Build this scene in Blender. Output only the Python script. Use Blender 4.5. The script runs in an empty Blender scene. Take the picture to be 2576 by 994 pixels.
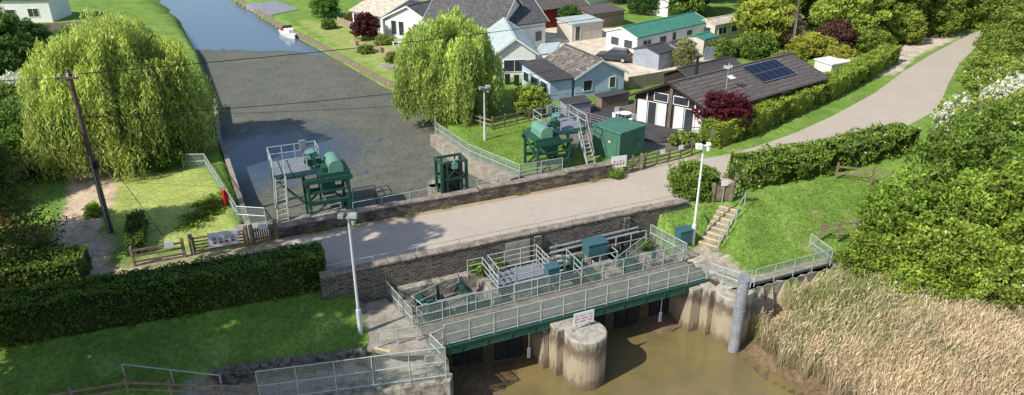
import bpy, math, random
import numpy as np
from mathutils import Matrix, Vector
rng=np.random.default_rng(7); random.seed(7)
scene=bpy.context.scene
COL=scene.collection
R=math.radians
# ------------------------------------------------------------------ materials
MATS={}
def mat(name,c1,c2=None,scale=2.0,rough=.8,bump=.0,metal=0,pattern=None,per=.2,c3=(.5,.5,.5),wid=.1,fine=.25,spec=.3,bw=.45,bh=.15,var=(.7,1.25)):
    if name in MATS: return MATS[name]
    m=bpy.data.materials.new(name); m.use_nodes=True; nt=m.node_tree; N=nt.nodes; L=nt.links
    bs=N['Principled BSDF']
    bs.inputs['Roughness'].default_value=rough; bs.inputs['Metallic'].default_value=metal
    bs.inputs['Specular IOR Level'].default_value=spec
    tc=N.new('ShaderNodeTexCoord')
    n1=N.new('ShaderNodeTexNoise'); n1.inputs['Scale'].default_value=scale; n1.inputs['Detail'].default_value=6; n1.inputs['Roughness'].default_value=.65
    L.new(tc.outputs['Object'],n1.inputs['Vector'])
    n2=N.new('ShaderNodeTexNoise'); n2.inputs['Scale'].default_value=scale*9; n2.inputs['Detail'].default_value=4
    L.new(tc.outputs['Object'],n2.inputs['Vector'])
    r1=N.new('ShaderNodeMapRange'); r1.inputs[1].default_value=.36; r1.inputs[2].default_value=.64
    L.new(n1.outputs['Fac'],r1.inputs[0])
    mx=N.new('ShaderNodeMix'); mx.data_type='RGBA'
    c2=c2 or tuple(x*.7 for x in c1)
    mx.inputs[6].default_value=(*c1,1); mx.inputs[7].default_value=(*c2,1)
    L.new(r1.outputs[0],mx.inputs[0])
    cur=mx.outputs[2]
    if pattern:
        sx=N.new('ShaderNodeSeparateXYZ'); L.new(tc.outputs['Object'],sx.inputs[0])
        if pattern in('brick','tiles'):
            cv=N.new('ShaderNodeCombineXYZ')
            if pattern=='brick':
                ad=N.new('ShaderNodeMath'); L.new(sx.outputs[0],ad.inputs[0]); L.new(sx.outputs[1],ad.inputs[1])
                L.new(ad.outputs[0],cv.inputs[0]); L.new(sx.outputs[2],cv.inputs[1])
            else:
                L.new(sx.outputs[0],cv.inputs[0]); L.new(sx.outputs[1],cv.inputs[1])
            b=N.new('ShaderNodeTexBrick'); L.new(cv.outputs[0],b.inputs['Vector'])
            b.inputs['Scale'].default_value=1; b.inputs['Brick Width'].default_value=bw; b.inputs['Row Height'].default_value=bh
            b.inputs['Mortar Size'].default_value=wid*bh; b.inputs['Mortar Smooth'].default_value=.2
            b.inputs['Color1'].default_value=(var[0],)*3+(1,); b.inputs['Color2'].default_value=(var[1],var[1]*.96,var[1]*.92,1)
            b.inputs['Bias'].default_value=0
            mm=N.new('ShaderNodeMix'); mm.data_type='RGBA'; mm.blend_type='MULTIPLY'; mm.inputs[0].default_value=1
            b.inputs['Mortar'].default_value=(1,1,1,1)
            L.new(cur,mm.inputs[6]); L.new(b.outputs['Color'],mm.inputs[7])
            mw=N.new('ShaderNodeMath'); mw.operation='MULTIPLY'; L.new(b.outputs['Fac'],mw.inputs[0])
            rw=N.new('ShaderNodeMapRange'); rw.inputs[1].default_value=.38; rw.inputs[2].default_value=.58; rw.inputs[3].default_value=1; rw.inputs[4].default_value=.25
            L.new(n1.outputs['Fac'],rw.inputs[0]); L.new(rw.outputs[0],mw.inputs[1])
            m3=N.new('ShaderNodeMix'); m3.data_type='RGBA'; L.new(mw.outputs[0],m3.inputs[0]); L.new(mm.outputs[2],m3.inputs[6]); m3.inputs[7].default_value=(*c3,1)
            cur=m3.outputs[2]
        else:
            ax={'h':2,'x':0,'y':1}.get(pattern)
            if pattern=='v':
                ad=N.new('ShaderNodeMath'); L.new(sx.outputs[0],ad.inputs[0]); L.new(sx.outputs[1],ad.inputs[1]); src=ad.outputs[0]
            else: src=sx.outputs[ax]
            dv=N.new('ShaderNodeMath'); dv.operation='DIVIDE'; L.new(src,dv.inputs[0]); dv.inputs[1].default_value=per
            fr=N.new('ShaderNodeMath'); fr.operation='FRACT'; L.new(dv.outputs[0],fr.inputs[0])
            lt=N.new('ShaderNodeMath'); lt.operation='LESS_THAN'; L.new(fr.outputs[0],lt.inputs[0]); lt.inputs[1].default_value=wid
            m3=N.new('ShaderNodeMix'); m3.data_type='RGBA'; L.new(lt.outputs[0],m3.inputs[0]); L.new(cur,m3.inputs[6]); m3.inputs[7].default_value=(*c3,1)
            cur=m3.outputs[2]
    mr=N.new('ShaderNodeMapRange'); mr.inputs[1].default_value=.3; mr.inputs[2].default_value=.7; mr.inputs[3].default_value=1-fine; mr.inputs[4].default_value=1+fine
    L.new(n2.outputs['Fac'],mr.inputs[0])
    hs=N.new('ShaderNodeHueSaturation'); L.new(cur,hs.inputs['Color']); L.new(mr.outputs[0],hs.inputs['Value'])
    L.new(hs.outputs[0],bs.inputs['Base Color'])
    if bump:
        bp=N.new('ShaderNodeBump'); bp.inputs['Strength'].default_value=bump; bp.inputs['Distance'].default_value=.05
        L.new(n2.outputs['Fac'],bp.inputs['Height']); L.new(bp.outputs[0],bs.inputs['Normal'])
    MATS[name]=m; return m
def leafmat(name,trans=.35,gain=(1.65,1.6,1.5)):
    m=bpy.data.materials.new(name); m.use_nodes=True; nt=m.node_tree; N=nt.nodes; L=nt.links
    bs=N['Principled BSDF']; bs.inputs['Roughness'].default_value=.5; bs.inputs['Specular IOR Level'].default_value=.3
    at=N.new('ShaderNodeAttribute'); at.attribute_name='Col'
    mg=N.new('ShaderNodeMix'); mg.data_type='RGBA'; mg.blend_type='MULTIPLY'; mg.inputs[0].default_value=1; mg.clamp_result=False
    L.new(at.outputs['Color'],mg.inputs[6]); mg.inputs[7].default_value=(*gain,1)
    L.new(mg.outputs[2],bs.inputs['Base Color'])
    tr=N.new('ShaderNodeBsdfTranslucent'); L.new(mg.outputs[2],tr.inputs['Color'])
    mx=N.new('ShaderNodeMixShader'); mx.inputs[0].default_value=trans
    L.new(bs.outputs[0],mx.inputs[1]); L.new(tr.outputs[0],mx.inputs[2])
    L.new(mx.outputs[0],N['Material Output'].inputs['Surface'])
    return m
LEAF=leafmat('foliage',.42,(2.15,2.05,1.8)); DRY=leafmat('dry_reed',.35,(1.35,1.35,1.3))
concrete=mat('concrete',(.40,.36,.30),(.25,.215,.17),1.2,.9,.4)
lichen=mat('lichened_concrete',(.46,.43,.36),(.13,.11,.08),2.2,.9,.6,fine=.5)
coping=mat('coping_stone',(.36,.31,.26),(.16,.135,.11),1.8,.9,.5,fine=.4)
brickm=mat('dark_brick',(.06,.052,.044),(.14,.12,.10),1.1,.9,.5,pattern='brick',c3=(.34,.31,.27),wid=.12,bw=.36,bh=.15,var=(.4,1.6),fine=.45)
brick2=mat('brown_brick',(.185,.15,.12),(.085,.072,.06),1.0,.9,.5,pattern='brick',c3=(.25,.22,.18),wid=.07,bw=.36,bh=.15,var=(.5,1.5),fine=.45)
asphalt=mat('worn_asphalt',(.50,.435,.355),(.455,.395,.325),.22,.95,.12,fine=.05)
dirt=mat('dirt_verge',(.48,.34,.24),(.34,.27,.19),1.0,.95,.3)
galv=mat('galvanised_steel',(.52,.56,.54),(.40,.44,.43),2,.5,0,.25)
meshm=mat('galvanised_wire_mesh',(.38,.44,.39),(.30,.36,.32),2,.6,0,.1)
green=mat('sluice_green_paint',(.018,.075,.052),(.03,.10,.07),1.5,.45,.1,fine=.12)
ltgreen=mat('light_green_paint',(.13,.29,.215),(.16,.33,.25),1.5,.45,.1,fine=.12)
teal=mat('teal_paint',(.045,.12,.14),(.06,.15,.165),2,.5,fine=.15)
kgreen=mat('kiosk_green',(.06,.165,.115),(.09,.20,.15),.7,.5,.1,fine=.18)
grating=mat('steel_grating',(.27,.29,.33),(.20,.22,.26),3,.7,0,.2)
deckm=mat('grit_deck',(.235,.215,.18),(.14,.135,.115),1.3,.9,.3,fine=.45)
yellow=mat('yellow_paint',(.72,.62,.28),(.55,.46,.20),3,.7)
black=mat('black_rubber',(.015,.015,.017),(.03,.03,.03),3,.6)
red=mat('red_plastic',(.65,.02,.015),(.5,.02,.02),3,.5)
white=mat('white_paint',(.80,.80,.78),(.70,.70,.68),1,.6,fine=.06)
signw=mat('sign_white',(.82,.82,.82),(.76,.76,.76),2,.5,fine=.05)
signr=mat('sign_red',(.6,.03,.03),(.55,.03,.03),2,.5)
signg=mat('sign_grey_print',(.35,.32,.32),(.3,.28,.28),2,.5)
wood=mat('weathered_timber',(.31,.245,.17),(.17,.135,.095),3,.9,.4)
polem=mat('pole_timber',(.16,.12,.09),(.09,.07,.055),2,.9,.3)
bark=mat('bark',(.14,.11,.08),(.07,.055,.04),4,.9,.6)
glass=mat('window_glass',(.03,.04,.05),(.05,.06,.07),1,.08,spec=.8)
wclad=mat('white_cladding',(.82,.82,.79),(.74,.74,.72),.7,.6,pattern='h',per=.25,wid=.10,c3=(.5,.5,.5),fine=.05)
wrender=mat('white_render',(.84,.83,.80),(.76,.75,.72),.6,.8,fine=.05)
bclad=mat('pale_blue_cladding',(.50,.62,.76),(.42,.54,.68),.8,.6,pattern='h',per=.2,wid=.16,c3=(.22,.28,.36),fine=.07)
dclad=mat('dark_timber_cladding',(.05,.035,.028),(.03,.022,.018),1,.7,pattern='h',per=.2,wid=.14,c3=(.012,.01,.01))
greybrick=mat('grey_brown_brick',(.20,.17,.15),(.13,.11,.10),1,.8,pattern='h',per=.2,wid=.14,c3=(.07,.06,.055))
gclad=mat('grey_cladding',(.38,.41,.46),(.30,.33,.38),1,.8,pattern='v',per=.18,wid=.12,c3=(.15,.16,.18))
cream=mat('cream_cladding',(.64,.59,.50),(.54,.50,.42),1,.7,pattern='v',per=.3,wid=.1,c3=(.35,.32,.27))
redclad=mat('red_cladding',(.26,.035,.025),(.18,.03,.02),1,.8,pattern='h',per=.22,wid=.15,c3=(.08,.015,.01))
slate=mat('slate_roof',(.14,.14,.145),(.09,.09,.095),.6,.8,.3,pattern='tiles',bw=.4,bh=.3,wid=.12,c3=(.03,.03,.03))
slateold=mat('lichened_slate',(.27,.24,.21),(.12,.115,.11),1.6,.9,.4,pattern='tiles',bw=.5,bh=.32,wid=.12,c3=(.05,.045,.04),fine=.5,var=(.5,1.45))
felt=mat('roof_felt',(.06,.057,.06),(.085,.08,.08),.8,.85,.2)
browntile=mat('brown_tile_roof',(.165,.142,.135),(.115,.10,.097),.5,.85,.2,pattern='tiles',bw=3.2,bh=.42,wid=.16,c3=(.05,.045,.045),var=(.88,1.1))
creamroof=mat('cream_tile_roof',(.66,.60,.47),(.58,.52,.42),.8,.8,pattern='tiles',bw=.5,bh=.35,wid=.12,c3=(.35,.3,.24))
palegreen=mat('pale_sheet_roof',(.50,.57,.55),(.42,.49,.48),.5,.5,pattern='x',per=.6,wid=.06,c3=(.28,.34,.32))
greenroof=mat('green_sheet_roof',(.05,.21,.15),(.09,.27,.20),1,.6,pattern='x',per=.5,wid=.15,c3=(.04,.16,.12))
solar=mat('solar_panel',(.010,.013,.03),(.014,.018,.04),1,.15,pattern='x',per=1.0,wid=.03,c3=(.16,.17,.2),spec=.5)
greyboard=mat('grey_decking',(.32,.33,.37),(.24,.25,.28),1,.8,pattern='y',per=.3,wid=.1,c3=(.1,.1,.11))
darkdeck=mat('dark_decking',(.085,.08,.085),(.055,.052,.055),1,.8,pattern='x',per=.3,wid=.1,c3=(.03,.03,.03))
carpaint=mat('dark_grey_car_paint',(.035,.04,.05),(.035,.04,.05),1,.2,fine=.02,spec=.7)
patio=mat('patio_slabs',(.46,.41,.34),(.34,.31,.25),1,.9,pattern='tiles',bw=.6,bh=.6,wid=.06,c3=(.2,.18,.15))
stonem=mat('rubble_stone',(.26,.24,.20),(.12,.11,.09),4,.95,.8,fine=.5)
mudm=mat('wet_mud',(.12,.085,.05),(.075,.055,.035),1.2,.5,.6)
pipe=mat('grey_pipe',(.30,.31,.34),(.21,.22,.25),1.5,.6,fine=.35)
creamdoor=mat('white_door_panel',(.80,.79,.76),(.75,.74,.71),1,.6,fine=.03)
pale=mat('pale_grey_galvanised',(.60,.62,.64),(.52,.54,.56),2,.5,fine=.08)
cf=mat('board_fence',(.40,.33,.24),(.30,.24,.18),1.5,.9,pattern='v',per=.2,wid=.15,c3=(.1,.08,.06))
# ------------------------------------------------------------------ mesh builder
class MB:
    def __init__(s): s.v=[];s.f=[];s.m=[]
    def add(s,vs,fs,mi=0):
        b=len(s.v); s.v+= [tuple(map(float,v)) for v in vs]
        for f in fs: s.f.append([b+i for i in f]); s.m.append(mi)
        return s
    def box(s,x0,x1,y0,y1,z0,z1,mi=0):
        vs=[(x0,y0,z0),(x1,y0,z0),(x1,y1,z0),(x0,y1,z0),(x0,y0,z1),(x1,y0,z1),(x1,y1,z1),(x0,y1,z1)]
        return s.add(vs,[(0,3,2,1),(4,5,6,7),(0,1,5,4),(1,2,6,5),(2,3,7,6),(3,0,4,7)],mi)
    def cyl(s,p,q,r,n=8,r2=None,mi=0):
        p=Vector(p);q=Vector(q);d=(q-p).normalized(); a=d.orthogonal().normalized(); b=d.cross(a); r2=r if r2 is None else r2
        vs=[];
        for c,rr in((p,r),(q,r2)):
            for i in range(n):
                t=2*math.pi*i/n; vs.append(c+a*math.cos(t)*rr+b*math.sin(t)*rr)
        fs=[(i,(i+1)%n,n+(i+1)%n,n+i) for i in range(n)]+[tuple(range(n))[::-1],tuple(range(n,2*n))]
        return s.add(vs,fs,mi)
    def beam(s,p,q,w,h,mi=0):
        p=Vector(p);q=Vector(q);d=(q-p).normalized(); up=Vector((0,0,1))
        if abs(d.z)>.95: up=Vector((0,1,0))
        a=d.cross(up).normalized()*w/2; b=a.cross(d).normalized()*h/2
        vs=[p-a-b,p+a-b,p+a+b,p-a+b,q-a-b,q+a-b,q+a+b,q-a+b]
        return s.add(vs,[(0,3,2,1),(4,5,6,7),(0,1,5,4),(1,2,6,5),(2,3,7,6),(3,0,4,7)],mi)
    def prism(s,pts,z0,z1,mi=0):
        n=len(pts); vs=[(p[0],p[1],z0) for p in pts]+[(p[0],p[1],z1) for p in pts]
        return s.add(vs,[tuple(range(n))[::-1],tuple(range(n,2*n))]+[(i,(i+1)%n,n+(i+1)%n,n+i) for i in range(n)],mi)
    def mesh(s,name,mats):
        me=bpy.data.meshes.new(name); me.from_pydata(s.v,[],s.f)
        for m in mats: me.materials.append(m)
        if len(mats)>1: me.polygons.foreach_set('material_index',s.m)
        me.update(); return me
FR={}
def root(name,o,label,cat,ex=(1,0),ey=None,group=None,z=None):
    e=bpy.data.objects.new(name,None); COL.objects.link(e)
    e.location=(o[0],o[1],o[2] if len(o)>2 else 0); e.empty_display_size=.3
    if ey is None: ey=(-ex[1],ex[0])
    FR[e.name]=Matrix(((ex[0],ey[0],0,0),(ex[1],ey[1],0,0),(0,0,1,0),(0,0,0,1)))
    e['label']=label; e['category']=cat
    if group: e['group']=group
    return e
def part(rt,name,mb,mats,smooth=False,bevel=0,parent=None):
    if not isinstance(mats,(list,tuple)): mats=[mats]
    me=mb.mesh(name,mats) if isinstance(mb,MB) else mb
    if smooth:
        for p in me.polygons: p.use_smooth=True
    o=bpy.data.objects.new(name,me); COL.objects.link(o); o.parent=rt; o.matrix_parent_inverse=FR[rt.name]
    if bevel:
        b=o.modifiers.new('b','BEVEL'); b.width=bevel; b.segments=2; b.limit_method='ANGLE'
    return o
def single(name,mb,mats,label,cat,o=(0,0,0),ang=0,kind=None,group=None,bevel=0,smooth=False):
    if not isinstance(mats,(list,tuple)): mats=[mats]
    me=mb.mesh(name,mats) if isinstance(mb,MB) else mb
    ob=bpy.data.objects.new(name,me); COL.objects.link(ob); ob.location=o; ob.rotation_euler=(0,0,ang)
    if smooth:
        for p in me.polygons: p.use_smooth=True
    ob['label']=label; ob['category']=cat
    if kind: ob['kind']=kind
    if group: ob['group']=group
    if bevel:
        b=ob.modifiers.new('b','BEVEL'); b.width=bevel; b.segments=2; b.limit_method='ANGLE'
    return ob
# bridge frame
E=(.9155,.4023); NN=(-.4023,.9155); O=(-11.0,35.9); BA=math.atan2(E[1],E[0])
def B(s,t,z=0): return (O[0]+s*E[0]+t*NN[0], O[1]+s*E[1]+t*NN[1], z)
def B2(s,t): return B(s,t)[:2]
# ------------------------------------------------------------------ ground
CANAL=[(-66,160),(-52.5,138.6),(-36.8,113.5),(-30.8,104.9),(-22.9,93),(-15.1,80.8),(-10.3,74.5),(-7.6,67.3),(-6.8,60.7),(-3.6,55.1),(0.3,50.6),B2(12.5,7.3),B2(-3.4,7.3),(-19.9,47.5),(-24.5,57),(-26.5,61),(-31,72),(-41,93),(-53.8,116.7),(-67.2,138.6),(-82,160)]
RIVER=[(-50,24.5),(-12.7,28.9),(-3.6,30.9),B2(4.9,-6.6),B2(4.6,-4.2),B2(23,-4.2),B2(23.2,-8.6),(14.0,36.2),(15.2,33.8),(17.5,31),(20.5,27),(26,15),(30,-30),(-50,-30)]
def sd(poly,x,y):
    d=np.full(x.shape,1e9); ins=np.zeros(x.shape,bool); n=len(poly)
    for i in range(n):
        ax,ay=poly[i];bx,by=poly[(i+1)%n]; ex=bx-ax;ey=by-ay
        t=np.clip(((x-ax)*ex+(y-ay)*ey)/(ex*ex+ey*ey),0,1)
        d=np.minimum(d,np.hypot(x-ax-t*ex,y-ay-t*ey))
        if ay!=by:
            c=((ay>y)!=(by>y))&(x<(bx-ax)*(y-ay)/(by-ay)+ax); ins^=c
    return np.where(ins,-d,d)
def wob(x,y,k=1.0):
    return (np.sin(x*1.3*k+y*.7*k)+np.sin(x*.6*k-y*1.7*k+2)+np.sin(x*2.9*k+1)*.5+np.sin(y*3.3*k+x*.9*k)*.5)/3
HA=np.array([-26.5,30.5]);HB=np.array([-10.8,36.1]);HD=(HB-HA)/np.linalg.norm(HB-HA);HN=np.array([-HD[1],HD[0]])
def ground(x,y):
    x=np.asarray(x,float);y=np.asarray(y,float)
    dx=x-O[0];dy=y-O[1];s=dx*E[0]+dy*E[1];t=dx*NN[0]+dy*NN[1]
    z=np.zeros(x.shape)
    dh=(x-HA[0])*HN[0]+(y-HA[1])*HN[1]
    zl=np.where(dh>0,np.clip(-.9+.55*dh,-.9,0),np.clip(-.9+.26*dh,-2.1,-.9))
    wl=(x+15.3)*(-.242)+(y-30.3)*.970
    zl=np.where((wl<0)&(x>-17),-2.85,zl)
    zl=np.where((s>1.7)&(t<0),np.minimum(zl,-1.9),zl)
    z=np.where((s<3.6)&((t<0.2)|(dh<2)),zl,z)
    z=np.where((s>=3.4)&(s<23)&(t<0.1),-2.6,z)
    a=np.clip((t+7)/5.6,0,1)*1.8-1.85; b=np.clip((t+2.7)/2.2,0,1)*1.8-1.85
    w=np.clip((s-25)/2.0,0,1)
    zr=a*w+b*(1-w)
    u=(x-13.5)*.6+(y-43.4)*.8; v=-(x-13.5)*.8+(y-43.4)*.6
    ln=-1.9+np.clip(u,0,4)*.48
    zr=np.where((u>-2)&(u<4.2)&(v<1.0)&(v>-5)&(t<.5),np.minimum(zr,ln+np.clip(-v-1.0,0,9)*.45),zr)
    z=np.where((s>=23)&(t<0),zr,z)
    dr=sd(RIVER,x,y)
    reed=np.clip(-5.5+.42*dr,-6,-3.0)+.12*wob(x,y)
    reed=reed+np.clip((x-32)*.12,0,2)
    z=np.where((s>22)&(t<-8.6)&(dr>0),np.minimum(z,reed),z)
    inn=-5.8+.06*wob(x,y,1.3)+.95*np.exp(-((x+3.6)**2+(y-34.3)**2)/22)+.8*np.exp(-((x-9.5)**2+(y-40)**2)/7)
    soft=(x>12.5)&(y<37.5)
    inn=np.where(soft,inn+.6*np.clip(1+dr/2.4,0,1),inn)
    z=np.where(dr<=0,inn,z)
    dc=sd(CANAL,x,y)
    z=np.where(dc<0.25,np.maximum(-2.4,(dc-.25)*3),z)
    return z
def axis(a,b,c,d,f,cst):
    fine=np.arange(b,c,f); lo=[];v=b
    st=f
    while v>a: st=min(st*1.12,cst); v-=st; lo.append(v)
    hi=[];v=fine[-1];st=f
    while v<d: st=min(st*1.05,cst); v+=st; hi.append(v)
    return np.array(lo[::-1]+list(fine)+hi)
xs=axis(-900,-48,60,900,.36,60); ys=axis(-500,20,90,1500,.36,60)
X,Y=np.meshgrid(xs,ys); Z=ground(X,Y)
def inpoly(p,soft=.5): return np.clip(.5-sd(p,X+.25*wob(X,Y,2),Y+.25*wob(Y,X,2))/soft,0,1)[...,None]
C=np.zeros(X.shape+(3,)); 
g1=np.array([.20,.325,.058]); g2=np.array([.14,.245,.045]); g3=np.array([.29,.34,.11])
w=(.5+.5*wob(X,Y,.35))[...,None]; C[:]=g1*w+g2*(1-w)
w=np.clip(wob(X,Y,.8)-.3,0,1)[...,None]; C=C*(1-w)+g3*w
dl=np.array([.64,.49,.36]);
def zone(p,c,soft=.5):
    global C
    k=inpoly(p,soft); C=C*(1-k)+np.array(c)*k
zone([(-33.6,54.5),(-24.5,53),(-18.4,42.5),(-16,42.5),(-24,39),(-26.3,42)],(.38,.44,.12))
zone([(-36,60),(-33.3,60),(-31.2,52),(-29.0,47.4),(-27.6,42.4),(-25.8,41),(-24.6,37.7),(-22.5,37.4),(-25,34),(-31,33),(-28.3,38.5),(-30.4,42.4),(-32.3,47.4),(-36,54)],dl,.4)
zone([(-31.6,53),(-30.2,47.4),(-28.4,42.4),(-28.7,42.4),(-30.6,47.4),(-32,53)],(.42,.37,.22),.5)
zone([(-34,114),(-24,112),(-14,97),(-13.5,82),(-5,68),(-7,66),(-11,76),(-22,93)],(.32,.38,.11))
zone([(1.5,80),(13,79),(24,84),(30,92),(24,102),(8,112),(3,106),(4,95)],(.68,.59,.46))
zone([(41,80),(46,83),(56,97),(52,97),(44,90)],(.56,.49,.38))
zone([(44,81),(52,91),(66,104),(64,107),(56,101),(47,94)],(.60,.52,.40))
zone([(5,58),(14,57),(18,60),(12,72),(4,68)],(.18,.16,.14))
zone([(-24,36.8),(-15,40.4),(-14,42.2),(-23,38.6)],(.34,.31,.17),.4)
zone([(12.5,50.5),(15.5,50.2),(19,54.5),(15,56),(8,52.5)],(.44,.36,.25),.5)
s_=(X-O[0])*E[0]+(Y-O[1])*E[1]; t_=(X-O[0])*NN[0]+(Y-O[1])*NN[1]
for (cx,cy,rr) in((26.5,47.6,1.0),(20.5,43.0,.9),(22,46.5,.7),(-22,46.5,.8)):
    k=np.clip(1-np.hypot(X-cx,(Y-cy)*1.4)/rr,0,1)[...,None]*.8; C=C*(1-k)+np.array([.42,.35,.20])*k
k=(((s_>1.7)&(s_<3.7)&(t_<0)&(t_>-7))|((s_>22.6)&(s_<25.6)&(t_<-2.6)&(t_>-8.5))|((s_>25)&(s_<32)&(t_<-7.3)&(t_>-8.5)))[...,None]*1.0
C=C*(1-k)+np.array([.42,.36,.29])*k
k=((X>-17)&((X+15.3)*(-.242)+(Y-30.3)*.970<0)&(Y<36)&(X<0))[...,None]*1.0
C=C*(1-k)+np.array([.42,.38,.33])*k
k=(np.clip((-2.6-Z)/.5,0,1)*(X<60)*(Y<46)*(X>2))[...,None]; C=C*(1-k)+np.array([.28,.20,.125])*k
k=(np.clip((-4.4-Z)/.5,0,1))[...,None]; C=C*(1-k)+np.array([.17,.12,.07])*k
ny,nx=X.shape
V=np.stack([X,Y,Z],-1).reshape(-1,3)
idx=np.arange(nx*ny).reshape(ny,nx)
F=np.stack([idx[:-1,:-1],idx[:-1,1:],idx[1:,1:],idx[1:,:-1]],-1).reshape(-1,4)
def npmesh(name,V,F,cols=None,mats=()):
    me=bpy.data.meshes.new(name); me.vertices.add(len(V)); me.vertices.foreach_set('co',V.astype(np.float32).ravel())
    k=F.shape[1]; me.loops.add(F.size); me.loops.foreach_set('vertex_index',F.astype(np.int32).ravel())
    me.polygons.add(len(F)); me.polygons.foreach_set('loop_start',np.arange(0,F.size,k,dtype=np.int32))
    try: me.polygons.foreach_set('loop_total',np.full(len(F),k,np.int32))
    except Exception: pass
    if cols is not None:
        a=me.color_attributes.new('Col','FLOAT_COLOR','POINT'); c=np.ones((len(V),4),np.float32); c[:,:3]=cols; a.data.foreach_set('color',c.ravel())
    for m in mats: me.materials.append(m)
    me.update(); me.validate(); return me
gm=bpy.data.materials.new('ground'); gm.use_nodes=True; nt=gm.node_tree; N=nt.nodes; L=nt.links; bs=N['Principled BSDF']; bs.inputs['Roughness'].default_value=.95; bs.inputs['Specular IOR Level'].default_value=.15
at=N.new('ShaderNodeAttribute'); at.attribute_name='Col'; tc=N.new('ShaderNodeTexCoord'); cur=at.outputs['Color']
for sc,am in((.6,.22),(3.5,.28),(14,.32)):
    n=N.new('ShaderNodeTexNoise'); n.inputs['Scale'].default_value=sc; n.inputs['Detail'].default_value=5; L.new(tc.outputs['Object'],n.inputs['Vector'])
    r=N.new('ShaderNodeMapRange'); r.inputs[1].default_value=.3; r.inputs[2].default_value=.7; r.inputs[3].default_value=1-am; r.inputs[4].default_value=1+am; L.new(n.outputs['Fac'],r.inputs[0])
    h=N.new('ShaderNodeHueSaturation'); L.new(cur,h.inputs['Color']); L.new(r.outputs[0],h.inputs['Value']); cur=h.outputs[0]
L.new(cur,bs.inputs['Base Color']); bp=N.new('ShaderNodeBump'); bp.inputs['Strength'].default_value=.6; bp.inputs['Distance'].default_value=.08; L.new(n.outputs['Fac'],bp.inputs['Height']); L.new(bp.outputs[0],bs.inputs['Normal'])
me=npmesh('ground',V,F,C.reshape(-1,3),[gm]); me.shade_smooth()
g=bpy.data.objects.new('ground',me); COL.objects.link(g); g['kind']='structure'; g['label']='grassy riverside ground with banks, track and yards'; g['category']='ground'
def structure(name,mb,mats,label):
    return single(name,mb,mats,label,name.replace('_',' '),kind='structure')
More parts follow.
